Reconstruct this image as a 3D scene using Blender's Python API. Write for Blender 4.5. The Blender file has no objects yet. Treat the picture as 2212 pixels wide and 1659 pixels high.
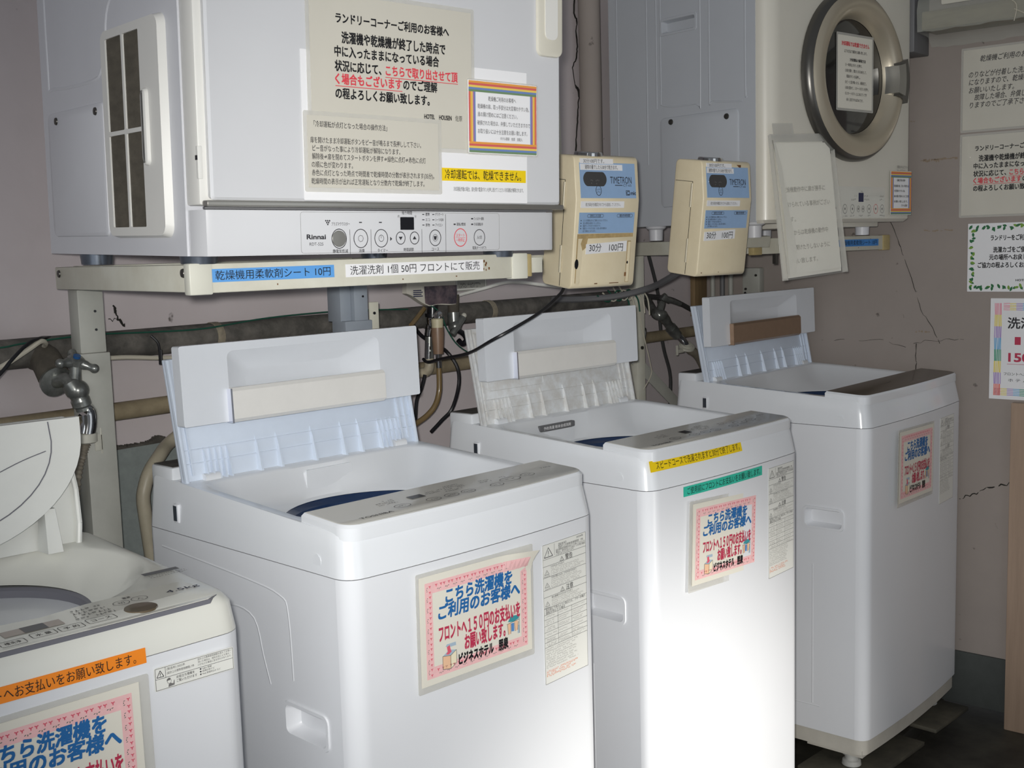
import bpy, bmesh, math, random
from mathutils import Vector, Matrix
from mathutils.geometry import tessellate_polygon
random.seed(7)
PI = math.pi
SC = bpy.context.scene
COL = SC.collection

# ---------------------------------------------------------------- camera
cam_d = bpy.data.cameras.new('camera')
cam = bpy.data.objects.new('camera', cam_d)
COL.objects.link(cam)
YAW, PITCH, ROLL, FPX = 0.7959, -0.1167, -0.0283, 2503.7
f_ = Vector((math.sin(YAW)*math.cos(PITCH), math.cos(YAW)*math.cos(PITCH), math.sin(PITCH)))
r_ = Vector((math.cos(YAW), -math.sin(YAW), 0))
u_ = r_.cross(f_)
r2 = r_*math.cos(ROLL) + u_*math.sin(ROLL)
u2 = -r_*math.sin(ROLL) + u_*math.cos(ROLL)
m3 = Matrix((r2, u2, -f_)).transposed()
cam.matrix_world = Matrix.Translation((-0.9388, -1.2446, 1.3214)) @ m3.to_4x4()
cam_d.sensor_fit = 'HORIZONTAL'
cam_d.sensor_width = 36.0
cam_d.lens = 36.0*FPX/2212.0
cam_d.clip_start = 0.02
SC.camera = cam

# ---------------------------------------------------------------- world, lights, exposure
wd = bpy.data.worlds.new('daylight')
SC.world = wd
wd.use_nodes = True
bg = wd.node_tree.nodes['Background']
bg.inputs[0].default_value = (0.88, 0.93, 1.0, 1)
bg.inputs[1].default_value = 0.16

def lamp(name, kind, loc, target, energy, color=(1, 1, 1), **kw):
    d = bpy.data.lights.new(name, kind)
    d.energy = energy
    d.color = color
    for k, v in kw.items():
        setattr(d, k, v)
    o = bpy.data.objects.new(name, d)
    COL.objects.link(o)
    o.location = loc
    o.rotation_euler = (Vector(target)-Vector(loc)).to_track_quat('-Z', 'Y').to_euler()
    return o
# the camera's own flash, beside the lens
lamp('camera_flash', 'SPOT', (-0.955, -1.232, 1.350), (1.15, 0.34, 1.02), 122, (1.0, 0.985, 0.95),
     shadow_soft_size=0.018, spot_size=1.36, spot_blend=1.0)
# added fill light left of the camera, brightens the left-facing sides
lamp('left_fill', 'AREA', (-2.6, -1.3, 1.5), (0.4, 0.5, 0.9), 14, (0.92, 0.96, 1.0),
     shape='RECTANGLE', size=1.6, size_y=1.8)
# added area light in front of the machines, for assumed daylight
lamp('assumed_front_light', 'AREA', (0.5, -2.6, 1.2), (0.5, 0.0, 0.7), 5, (0.88, 0.94, 1.0),
     shape='RECTANGLE', size=1.2, size_y=1.9)
# added spot lamp for an assumed low light, brightens the lower fronts
lamp('assumed_low_spot', 'SPOT', (0.75, -2.3, 0.55), (0.80, 0.0, 0.08), 270, (1.0, 0.965, 0.90),
     shadow_soft_size=0.12, spot_size=0.74, spot_blend=1.0)
vs = SC.view_settings
vs.view_transform = 'Standard'
vs.look = 'None'
vs.exposure = 0.0
vs.gamma = 1.0
vs.use_curve_mapping = False

# ---------------------------------------------------------------- materials
def lin(c):
    c /= 255.0
    return c/12.92 if c <= 0.04045 else ((c+0.055)/1.055)**2.4
def M(name, rgb, rough=0.5, metal=0.0, coat=0.0, var=0.0, vscale=6.0, bump=0.0, bscale=80.0, alpha=1.0, spec=0.5, rgb2=None, trans=0.0, stretch=None):
    m = bpy.data.materials.new(name)
    m.use_nodes = True
    nt = m.node_tree
    b = nt.nodes['Principled BSDF']
    c = tuple(lin(v) for v in rgb)+(1,)
    b.inputs['Base Color'].default_value = c
    b.inputs['Roughness'].default_value = rough
    b.inputs['Metallic'].default_value = metal
    b.inputs['Coat Weight'].default_value = coat
    b.inputs['Coat Roughness'].default_value = 0.08
    b.inputs['Specular IOR Level'].default_value = spec
    b.inputs['Alpha'].default_value = alpha
    b.inputs['Transmission Weight'].default_value = trans
    tc = nt.nodes.new('ShaderNodeTexCoord')
    vec = tc.outputs['Object']
    if stretch:
        mp = nt.nodes.new('ShaderNodeMapping')
        mp.inputs['Scale'].default_value = stretch
        nt.links.new(vec, mp.inputs['Vector'])
        vec = mp.outputs['Vector']
    if var or rgb2:
        n = nt.nodes.new('ShaderNodeTexNoise')
        n.inputs['Scale'].default_value = vscale
        n.inputs['Detail'].default_value = 6
        n.inputs['Roughness'].default_value = 0.65
        nt.links.new(vec, n.inputs['Vector'])
        r = nt.nodes.new('ShaderNodeValToRGB')
        r.color_ramp.elements[0].position = 0.38
        r.color_ramp.elements[1].position = 0.66
        c2 = tuple(lin(v) for v in rgb2)+(1,) if rgb2 else tuple(max(0, v*(1-var)) for v in c[:3])+(1,)
        r.color_ramp.elements[0].color = c2
        r.color_ramp.elements[1].color = c
        nt.links.new(n.outputs['Fac'], r.inputs['Fac'])
        nt.links.new(r.outputs['Color'], b.inputs['Base Color'])
    if bump:
        n2 = nt.nodes.new('ShaderNodeTexNoise')
        n2.inputs['Scale'].default_value = bscale
        n2.inputs['Detail'].default_value = 4
        nt.links.new(vec, n2.inputs['Vector'])
        bp = nt.nodes.new('ShaderNodeBump')
        bp.inputs['Strength'].default_value = bump
        bp.inputs['Distance'].default_value = 0.004
        nt.links.new(n2.outputs['Fac'], bp.inputs['Height'])
        nt.links.new(bp.outputs['Normal'], b.inputs['Normal'])
    return m

MT = dict(
    wash_white=M('wash_white', (230, 232, 236), 0.30, coat=0.25, var=0.02, vscale=3),
    wash_top=M('wash_top', (228, 231, 235), 0.22, coat=0.35, var=0.02, vscale=3),
    lid_white=M('lid_white', (226, 230, 236), 0.28, coat=0.2, var=0.03, vscale=9),
    lid_inner=M('lid_inner', (214, 224, 238), 0.35, var=0.05, vscale=12),
    lid_dirty=M('lid_dirty', (224, 227, 229), 0.4, vscale=38, rgb2=(206, 205, 202)),
    basin=M('basin', (214, 224, 236), 0.22, coat=0.3),
    base_grey=M('base_grey', (196, 192, 182), 0.55, var=0.1, vscale=14),
    foot=M('foot', (190, 190, 186), 0.5, var=0.2, vscale=30),
    dust=M('dust', (92, 88, 82), 0.95, var=0.4, vscale=40, bump=0.4, bscale=160),
    panel_grey=M('panel_grey', (206, 204, 197), 0.28, coat=0.35, var=0.02),
    panel_brown=M('panel_brown', (78, 68, 56), 0.34, coat=0.25, var=0.08),
    silver=M('silver', (240, 238, 233), 0.36, metal=0.10, var=0.03, vscale=20),
    silver_edge=M('silver_edge', (226, 228, 238), 0.15, metal=0.9),
    bronze=M('bronze', (150, 124, 102), 0.32, metal=0.35, var=0.08, vscale=40),
    tub_ring=M('tub_ring', (34, 52, 84), 0.25, coat=0.3),
    tub_steel=M('tub_steel', (120, 128, 140), 0.3, metal=0.8, var=0.2, vscale=20),
    tub_blue=M('tub_blue', (30, 78, 130), 0.35),
    black=M('black', (22, 22, 26), 0.25),
    ink=M('ink', (44, 43, 48), 0.55),
    ink_black=M('ink_black', (18, 18, 22), 0.55),
    ink_grey=M('ink_grey', (118, 116, 114), 0.6),
    ink_navy=M('ink_navy', (40, 44, 78), 0.5),
    ink_blue=M('ink_blue', (34, 104, 168), 0.5),
    ink_red=M('ink_red', (214, 66, 78), 0.5),
    ink_crimson=M('ink_crimson', (190, 52, 84), 0.5),
    ink_orange=M('ink_orange', (226, 120, 60), 0.5),
    ink_white=M('ink_white', (236, 236, 236), 0.5),
    pink=M('pink', (246, 196, 196), 0.5, var=0.08, vscale=60),
    pink_deep=M('pink_deep', (222, 96, 116), 0.5),
    green_deep=M('green_deep', (52, 96, 84), 0.5),
    paper=M('paper', (233, 229, 216), 0.45, coat=0.25, var=0.02),
    paper_bright=M('paper_bright', (250, 247, 236), 0.5),
    ink_fine=M('ink_fine', (150, 148, 144), 0.6),
    paper_grey=M('paper_grey', (206, 202, 190), 0.4, coat=0.55, var=0.03, bump=0.12, bscale=9),
    paper_white=M('paper_white', (236, 236, 238), 0.5),
    paper_label=M('paper_label', (231, 231, 225), 0.5),
    film=M('film', (240, 240, 232), 0.12, coat=0.5, alpha=0.12),
    film_edge=M('film_edge', (230, 228, 220), 0.15, coat=0.6, alpha=0.38, bump=0.3, bscale=40),
    vinyl=M('vinyl', (216, 218, 208), 0.10, coat=1.0, alpha=0.34, bump=0.9, bscale=14),
    tape_yellow=M('tape_yellow', (240, 206, 18), 0.45, coat=0.2),
    tape_teal=M('tape_teal', (52, 190, 164), 0.45, coat=0.2),
    tape_orange=M('tape_orange', (246, 138, 10), 0.45, coat=0.2),
    tape_blue=M('tape_blue', (94, 160, 226), 0.45, coat=0.2),
    tape_blue_deep=M('tape_blue_deep', (62, 134, 206), 0.45, coat=0.2),
    dry_white=M('dry_white', (207, 208, 211), 0.32, coat=0.2, var=0.02),
    dry_side=M('dry_side', (212, 213, 218), 0.4, var=0.03),
    dry_bezel=M('dry_bezel', (226, 225, 220), 0.35, var=0.03),
    dry_ivory=M('dry_ivory', (218, 214, 202), 0.35, coat=0.15, var=0.03),
    dry_side_dark=M('dry_side_dark', (186, 190, 196), 0.42, var=0.03),
    strip=M('strip', (168, 166, 160), 0.28, metal=0.7),
    mesh_dark=M('mesh_dark', (98, 92, 80), 0.8, var=0.3, vscale=60, stretch=(0.05, 0.4, 1.0)),
    handle_ivory=M('handle_ivory', (214, 210, 196), 0.3, coat=0.3),
    chrome=M('chrome', (215, 215, 215), 0.08, metal=1.0, var=0.15, vscale=30),
    chrome_dark=M('chrome_dark', (150, 152, 148), 0.3, metal=0.65, var=0.45, vscale=40),
    screw=M('screw', (90, 88, 84), 0.35, metal=0.8),
    door_ring=M('door_ring', (196, 186, 166), 0.34, metal=0.5, var=0.05),
    door_ring_dark=M('door_ring_dark', (98, 96, 92), 0.3, metal=0.7),
    glass_dark=M('glass_dark', (16, 16, 18), 0.06, coat=1.0),
    stand=M('stand', (212, 211, 198), 0.45, vscale=9, rgb2=(200, 197, 182)),
    stand_post=M('stand_post', (176, 176, 168), 0.5, var=0.12, vscale=12),
    stand_blue=M('stand_blue', (150, 158, 168), 0.5, var=0.1, vscale=12),
    cap=M('cap', (220, 219, 206), 0.4, var=0.06),
    cap_yellow=M('cap_yellow', (186, 168, 120), 0.5, var=0.15, vscale=30),
    rust=M('rust', (128, 84, 44), 0.9, var=0.4, vscale=60),
    coin=M('coin', (234, 221, 190), 0.36, coat=0.15, vscale=16, rgb2=(228, 214, 182)),
    coin_face=M('coin_face', (150, 180, 216), 0.4, coat=0.2, var=0.05, vscale=30),
    coin_screen=M('coin_screen', (70, 70, 70), 0.2, coat=0.6),
    glue=M('glue', (190, 164, 116), 0.7, var=0.25, vscale=70),
    hinge=M('hinge', (196, 188, 166), 0.4, metal=0.2),
    hose_gold=M('hose_gold', (128, 108, 74), 0.3, coat=0.4, var=0.15, vscale=30),
    hose_grey=M('hose_grey', (146, 138, 124), 0.45, var=0.25, vscale=40),
    hose_pale=M('hose_pale', (178, 170, 150), 0.45, var=0.15, vscale=20),
    connector=M('connector', (198, 190, 160), 0.45, var=0.1, vscale=40),
    connector_brown=M('connector_brown', (140, 114, 94), 0.4, var=0.15, vscale=30),
    connector_white=M('connector_white', (196, 194, 182), 0.45, var=0.12, vscale=40),
    pipe_grey=M('pipe_grey', (108, 104, 98), 0.85, vscale=22, rgb2=(74, 72, 68), bump=0.4, bscale=90),
    pipe_dark=M('pipe_dark', (94, 88, 78), 0.85, var=0.4, vscale=22),
    pipe_beige=M('pipe_beige', (168, 154, 126), 0.6, vscale=10, rgb2=(128, 116, 94)),
    pvc=M('pvc', (182, 172, 150), 0.5, vscale=14, rgb2=(120, 112, 98)),
    cable_black=M('cable_black', (26, 26, 30), 0.4),
    cable_grey=M('cable_grey', (104, 104, 106), 0.5),
    cable_dark=M('cable_dark', (60, 60, 60), 0.5),
    cable_white=M('cable_white', (196, 190, 174), 0.5),
    cable_green=M('cable_green', (30, 82, 66), 0.5),
    wood=M('wood', (134, 112, 80), 0.7, var=0.25, vscale=8, stretch=(8, 8, 0.7)),
    wood_panel=M('wood_panel', (176, 152, 132), 0.6, var=0.14, vscale=7, stretch=(9, 9, 0.5)),
    beam=M('beam', (136, 126, 102), 0.8, var=0.25, vscale=9, stretch=(5, 0.7, 5)),
    leaf=M('leaf', (42, 110, 66), 0.5), leaf_light=M('leaf_light', (120, 160, 60), 0.5),
    rb_red=M('rb_red', (208, 96, 96), 0.5), rb_orange=M('rb_orange', (226, 156, 74), 0.5),
    rb_yellow=M('rb_yellow', (230, 200, 96), 0.5), rb_green=M('rb_green', (112, 140, 104), 0.5),
    rb_blue=M('rb_blue', (110, 134, 186), 0.5), rb_violet=M('rb_violet', (166, 116, 160), 0.5),
    cr_pink=M('cr_pink', (236, 160, 176), 0.6), cr_yellow=M('cr_yellow', (236, 216, 110), 0.6),
    cr_violet=M('cr_violet', (176, 150, 206), 0.6), cr_blue=M('cr_blue', (110, 176, 222), 0.6),
    cr_green=M('cr_green', (70, 160, 130), 0.6), cr_red=M('cr_red', (236, 130, 120), 0.6),
    cl_peach=M('cl_peach', (240, 196, 160), 0.5), cl_cream=M('cl_cream', (240, 230, 200), 0.5),
    cl_blue=M('cl_blue', (90, 140, 200), 0.5), cl_pale=M('cl_pale', (170, 190, 206), 0.5),
    cl_teal=M('cl_teal', (60, 150, 160), 0.5),
    photo=M('photo', (120, 104, 108), 0.3, coat=0.4, vscale=36, rgb2=(60, 56, 66)),
    crack=M('crack', (36, 34, 30), 0.95),
    stain=M('stain', (150, 134, 116), 0.9, var=0.12, vscale=60),
    floor=M('floor', (70, 68, 60), 0.55, vscale=7, rgb2=(44, 42, 38), bump=0.35, bscale=25),
    slab=M('slab', (88, 84, 72), 0.75, vscale=9, rgb2=(62, 60, 52), bump=0.35, bscale=40),
    skirting=M('skirting', (70, 74, 72), 0.75, var=0.25, vscale=9),
    ledge=M('ledge', (150, 158, 156), 0.8, vscale=60, rgb2=(140, 148, 146)),
    caster_grey=M('caster_grey', (128, 134, 134), 0.5), caster_white=M('caster_white', (214, 212, 204), 0.5),
)
def wall_material(name, rgb, rgb2):
    m = M(name, rgb, 0.85, vscale=1.3, rgb2=rgb2, bump=0.18, bscale=30)
    nt = m.node_tree
    b = nt.nodes['Principled BSDF']
    base = b.inputs['Base Color'].links[0].from_socket
    tc = [n for n in nt.nodes if n.type == 'TEX_COORD'][0]
    n = nt.nodes.new('ShaderNodeTexNoise')
    n.inputs['Scale'].default_value = 26
    n.inputs['Detail'].default_value = 3
    nt.links.new(tc.outputs['Object'], n.inputs['Vector'])
    r = nt.nodes.new('ShaderNodeValToRGB')
    r.color_ramp.elements[0].position = 0.70
    r.color_ramp.elements[1].position = 0.76
    nt.links.new(n.outputs['Fac'], r.inputs['Fac'])
    mix = nt.nodes.new('ShaderNodeMix')
    mix.data_type = 'RGBA'
    nt.links.new(r.outputs['Color'], mix.inputs[0])
    nt.links.new(base, mix.inputs[6])
    mix.inputs[7].default_value = (lin(92), lin(84), lin(80), 1)
    nt.links.new(mix.outputs[2], b.inputs['Base Color'])
    return m
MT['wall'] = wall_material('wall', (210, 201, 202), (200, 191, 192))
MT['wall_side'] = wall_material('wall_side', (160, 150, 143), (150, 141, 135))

# ---------------------------------------------------------------- mesh helpers
class MB:
    """collects faces; build() links ONE mesh object"""
    def __init__(self):
        self.v, self.f = [], []
    def add(self, vs, fs):
        n = len(self.v)
        self.v += [tuple(p) for p in vs]
        self.f += [tuple(i+n for i in q) for q in fs]
        return self
    def box(self, x0, x1, y0, y1, z0, z1, r=0.0, seg=2):
        bm = bmesh.new()
        bmesh.ops.create_cube(bm, size=1)
        for v in bm.verts:
            v.co = Vector(((x0+x1)/2+v.co.x*(x1-x0), (y0+y1)/2+v.co.y*(y1-y0), (z0+z1)/2+v.co.z*(z1-z0)))
        if r:
            bmesh.ops.bevel(bm, geom=bm.edges[:], offset=r, segments=seg, affect='EDGES', profile=0.5)
        return self.bm(bm)
    def bm(self, bm, mat=None):
        bm.verts.index_update()
        self.add([(mat @ v.co if mat else v.co) for v in bm.verts], [[v.index for v in f.verts] for f in bm.faces])
        bm.free()
        return self
    def loft(self, rings, cap0=True, cap1=True, closed=True):
        n = len(rings[0])
        vs = [p for r in rings for p in r]
        fs = []
        for k in range(len(rings)-1):
            for i in range(n if closed else n-1):
                j = (i+1) % n
                fs.append((k*n+i, k*n+j, (k+1)*n+j, (k+1)*n+i))
        if cap0:
            fs.append(tuple(range(n-1, -1, -1)))
        if cap1:
            fs.append(tuple((len(rings)-1)*n+i for i in range(n)))
        return self.add(vs, fs)
    def tube(self, pts, r, n=10, smooth=6, r_list=None):
        P = [Vector(p) for p in pts]
        if smooth and len(P) > 2:
            Q = []
            for i in range(len(P)-1):
                a, b, c, d = P[max(i-1, 0)], P[i], P[i+1], P[min(i+2, len(P)-1)]
                for k in range(smooth):
                    t = k/smooth
                    Q.append(0.5*((2*b)+(c-a)*t+(2*a-5*b+4*c-d)*t*t+(3*b-a-3*c+d)*t**3))
            Q.append(P[-1])
            P = Q
        t0 = (P[1]-P[0]).normalized()
        nn = t0.orthogonal().normalized()
        rings = []
        for i, p in enumerate(P):
            t = (P[min(i+1, len(P)-1)]-P[max(i-1, 0)]).normalized()
            nn = (nn-t*nn.dot(t)).normalized()
            b = t.cross(nn)
            rr = r if r_list is None else r_list[min(int(i*len(r_list)/len(P)), len(r_list)-1)]
            rings.append([p+(nn*math.cos(2*PI*k/n)+b*math.sin(2*PI*k/n))*rr for k in range(n)])
        return self.loft(rings)
    def cyl(self, a, b, r, r1=None, n=20):
        a, b = Vector(a), Vector(b)
        return self.lathe([(r, 0), (r if r1 is None else r1, (b-a).length)], a, b-a, n)
    def lathe(self, prof, o, axis=(0, 0, 1), n=28, caps=True):
        o, t = Vector(o), Vector(axis).normalized()
        e = t.orthogonal().normalized()
        b = t.cross(e)
        rings = [[o+t*h+(e*math.cos(2*PI*k/n)+b*math.sin(2*PI*k/n))*max(r, 1e-5) for k in range(n)] for r, h in prof]
        return self.loft(rings, caps, caps)
    def sphere(self, c, r, s=(1, 1, 1)):
        bm = bmesh.new()
        bmesh.ops.create_uvsphere(bm, u_segments=16, v_segments=10, radius=r)
        for v in bm.verts:
            v.co = Vector((c[0]+v.co.x*s[0], c[1]+v.co.y*s[1], c[2]+v.co.z*s[2]))
        return self.bm(bm)
    # flat shapes in the local x-z plane facing -y (y = distance of that plane)
    def poly(self, pts, y=0.0):
        tri = tessellate_polygon([[Vector((p[0], p[1], 0)) for p in pts]])
        fs = []
        for a, b, c in tri:
            pa, pb, pc = pts[a], pts[b], pts[c]
            s = (pb[0]-pa[0])*(pc[1]-pa[1])-(pb[1]-pa[1])*(pc[0]-pa[0])
            fs.append((a, b, c) if s > 0 else (a, c, b))
        return self.add([(p[0], y, p[1]) for p in pts], fs)
    def rect(self, x0, x1, z0, z1, y=0.0):
        return self.add([(x0, y, z0), (x1, y, z0), (x1, y, z1), (x0, y, z1)], [(0, 1, 2, 3)])
    def slab(self, pts, y0, y1):
        """a polygon in x-z with thickness from y0 (front) to y1"""
        n = len(pts)
        vs = [(p[0], y0, p[1]) for p in pts]+[(p[0], y1, p[1]) for p in pts]
        tri = tessellate_polygon([[Vector((p[0], p[1], 0)) for p in pts]])
        fs = []
        for t in tri:
            fs.append(tuple(t))
            fs.append(tuple(i+n for i in reversed(t)))
        for i in range(n):
            j = (i+1) % n
            fs.append((j, i, i+n, j+n))
        return self.add(vs, fs)
    def ring2(self, cx, cz, rx, rz, t, y=0.0, n=28):
        vs, fs = [], []
        for k in range(n):
            a = 2*PI*k/n
            vs += [(cx+rx*math.cos(a), y, cz+rz*math.sin(a)), (cx+(rx-t)*math.cos(a), y, cz+(rz-t)*math.sin(a))]
        for k in range(n):
            j = (k+1) % n
            fs.append((2*k, 2*j, 2*j+1, 2*k+1))
        return self.add(vs, fs)
    def line(self, x0, z0, x1, z1, t, y=0.0):
        d = Vector((x1-x0, z1-z0))
        nrm = Vector((-d.y, d.x)).normalized()*t/2
        return self.poly([(x0-nrm.x, z0-nrm.y), (x1-nrm.x, z1-nrm.y), (x1+nrm.x, z1+nrm.y), (x0+nrm.x, z0+nrm.y)], y)
    def frame(self, x0, x1, z0, z1, t, y=0.0):
        self.rect(x0, x1, z0, z0+t, y).rect(x0, x1, z1-t, z1, y)
        return self.rect(x0, x0+t, z0+t, z1-t, y).rect(x1-t, x1, z0+t, z1-t, y)
    def text(self, s, x, zc, w, h, bold=0.0, y=0.0, shear=0.0, right=False):
        vs, fs, bx = glyphs(s, 0.0, shear)
        sx = w/max(bx[1]-bx[0], 1e-4)
        sz = h/0.92
        # heavy print: the same strokes struck several times, a little apart
        d = bold*1.15
        for n, (i, j) in enumerate(((0, 0),) if d <= 0.0005 else ((-1, 0), (1, 0), (0, -1), (0, 1)) if d < 0.015 else ((-1, -1), (0, -1), (1, -1), (-1, 0), (1, 0), (-1, 1), (0, 1), (1, 1))):
            self.add([(x+(p[0]-bx[0]+i*d)*sx, y-0.00003*n, zc+(p[1]-0.36+j*d)*sz) for p in vs], fs)
        return self
    def xf(self, mat, start=0):
        self.v[start:] = [tuple(mat @ Vector(p)) for p in self.v[start:]]
        return self
    def build(self, name, mat, parent=None, smooth=35, fix=True):
        me = bpy.data.meshes.new(name)
        me.from_pydata(self.v, [], self.f)
        if fix:
            bm = bmesh.new()
            bm.from_mesh(me)
            bmesh.ops.recalc_face_normals(bm, faces=bm.faces[:])
            bm.to_mesh(me)
            bm.free()
        me.materials.append(MT[mat] if isinstance(mat, str) else mat)
        if smooth:
            me.polygons.foreach_set('use_smooth', [True]*len(me.polygons))
            me.set_sharp_from_angle(angle=math.radians(smooth))
        o = bpy.data.objects.new(name, me)
        COL.objects.link(o)
        if parent:
            o.parent = parent
        return o

_gl = {}
def glyphs(s, bold=0.0, shear=0.0):
    k = (s, bold, shear)
    if k not in _gl:
        cu = bpy.data.curves.new('t', 'FONT')
        cu.body = s
        cu.offset = bold
        cu.shear = shear
        cu.resolution_u = 3
        cu.fill_mode = 'FRONT'
        ob = bpy.data.objects.new('t', cu)
        me = bpy.data.meshes.new_from_object(ob)
        vs = [tuple(v.co) for v in me.vertices]
        fs = [tuple(p.vertices) for p in me.polygons]
        xs = [v[0] for v in vs] or [0, 1]
        _gl[k] = (vs, fs, (min(xs), max(xs)))
        bpy.data.objects.remove(ob)
        bpy.data.curves.remove(cu)
        bpy.data.meshes.remove(me)
    return _gl[k]

def tag(o, label, cat, group=None, kind=None):
    o['label'] = label
    o['category'] = cat
    if group:
        o['group'] = group
    if kind:
        o['kind'] = kind
    return o
def thing(name, label, cat, loc=(0, 0, 0), rot=(0, 0, 0), group=None):
    o = bpy.data.objects.new(name, None)
    o.empty_display_size = 0.05
    COL.objects.link(o)
    o.location = loc
    o.rotation_euler = rot
    return tag(o, label, cat, group)
def struct(name, mb, mat, smooth=35, loc=None, rz=0.0):
    o = mb.build(name, mat, None, smooth)
    o['kind'] = 'structure'
    if loc:
        o.location = loc
        o.rotation_euler = (0, 0, rz)
    return o
def flat(name, mb, mat, parent):
    return mb.build(name, mat, parent, smooth=0, fix=False)
def rrect(x0, x1, z0, z1, r, n=5):
    P = []
    for cx, cz, a0 in ((x1-r, z0+r, -PI/2), (x1-r, z1-r, 0), (x0+r, z1-r, PI/2), (x0+r, z0+r, PI)):
        for k in range(n+1):
            a = a0+PI/2*k/n
            P.append((cx+r*math.cos(a), cz+r*math.sin(a)))
    return P
def holed(outer, holes):
    """triangles of a flat polygon with holes: returns verts2d, faces"""
    loops = [outer]+holes
    tri = tessellate_polygon([[Vector((p[0], p[1], 0)) for p in l] for l in loops])
    return [p for l in loops for p in l], [tuple(t) for t in tri]
def resample(poly, c, angles):
    out = []
    n = len(poly)
    for a in angles:
        d = (math.cos(a), math.sin(a))
        best = None
        for i in range(n):
            p, q = poly[i], poly[(i+1) % n]
            ex, ey = q[0]-p[0], q[1]-p[1]
            den = d[0]*ey-d[1]*ex
            if abs(den) < 1e-12:
                continue
            t = ((p[0]-c[0])*ey-(p[1]-c[1])*ex)/den
            s = ((p[0]-c[0])*d[1]-(p[1]-c[1])*d[0])/den
            if t > 0 and -1e-9 <= s <= 1+1e-9 and (best is None or t > best):
                best = t
        out.append((c[0]+d[0]*best, c[1]+d[1]*best))
    return out

def merged_angles(ang, n=84):
    """the outline's own directions plus an even fan, in order"""
    A = sorted(list(ang)+[-PI+2*PI*(k+0.5)/n for k in range(n)])
    out = []
    for a in A:
        if not out or a-out[-1] > 0.006:
            out.append(a)
    return out

# ---------------------------------------------------------------- washing machines with folding lids
def outline(W, D, rf, rb, bow, i):
    P = []
    def fy(x):
        u = 2*x/W-1
        return -bow*(1-u*u)+i
    for k in range(25):
        x = rf+(W-2*rf)*k/24
        P.append((x, fy(x)))
    n = 7
    y0 = fy(W-rf)
    for k in range(1, n+1):
        a = -PI/2+PI/2*k/n
        P.append((W-i-rf+i+(rf-i)*math.cos(a)-0*i, y0+rf+rf*math.sin(a)))
    for cx, cy, a0 in ((W-i-rb, D-i-rb, 0), (i+rb, D-i-rb, PI/2)):
        for k in range(n+1):
            a = a0+PI/2*k/n
            P.append((cx+rb*math.cos(a), cy+rb*math.sin(a)))
    for k in range(n):
        a = PI+PI/2*k/n
        P.append((rf-(rf-i)*abs(math.cos(a)), y0+rf+rf*math.sin(a)))
    return P

def warning_triangle(mb, cx, z0, w, h, t, y):
    mb.line(cx-w/2, z0, cx+w/2, z0, t, y).line(cx-w/2, z0, cx, z0+h, t, y).line(cx+w/2, z0, cx, z0+h, t, y)
    mb.rect(cx-t*0.55, cx+t*0.55, z0+h*0.30, z0+h*0.66, y).rect(cx-t*0.55, cx+t*0.55, z0+h*0.12, z0+h*0.22, y)

def dashes(mb, x0, x1, z, h, y, rnd):
    """a line of print too small to read"""
    x = x0
    while x < x1:
        w = rnd.uniform(0.5, 1.0)*h
        if rnd.random() < 0.88:
            k = rnd.random()
            if k < 0.5:
                mb.rect(x, min(x+w, x1), z-h*0.5, z-h*0.3, y).rect(x+w*0.35, min(x+w*0.55, x1), z-h*0.5, z+h*0.5, y)
            else:
                mb.rect(x, min(x+w, x1), z+h*0.2, z+h*0.42, y).rect(x, min(x+w*0.8, x1), z-h*0.2, z, y)
        x += w+h*0.28
    return mb

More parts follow.
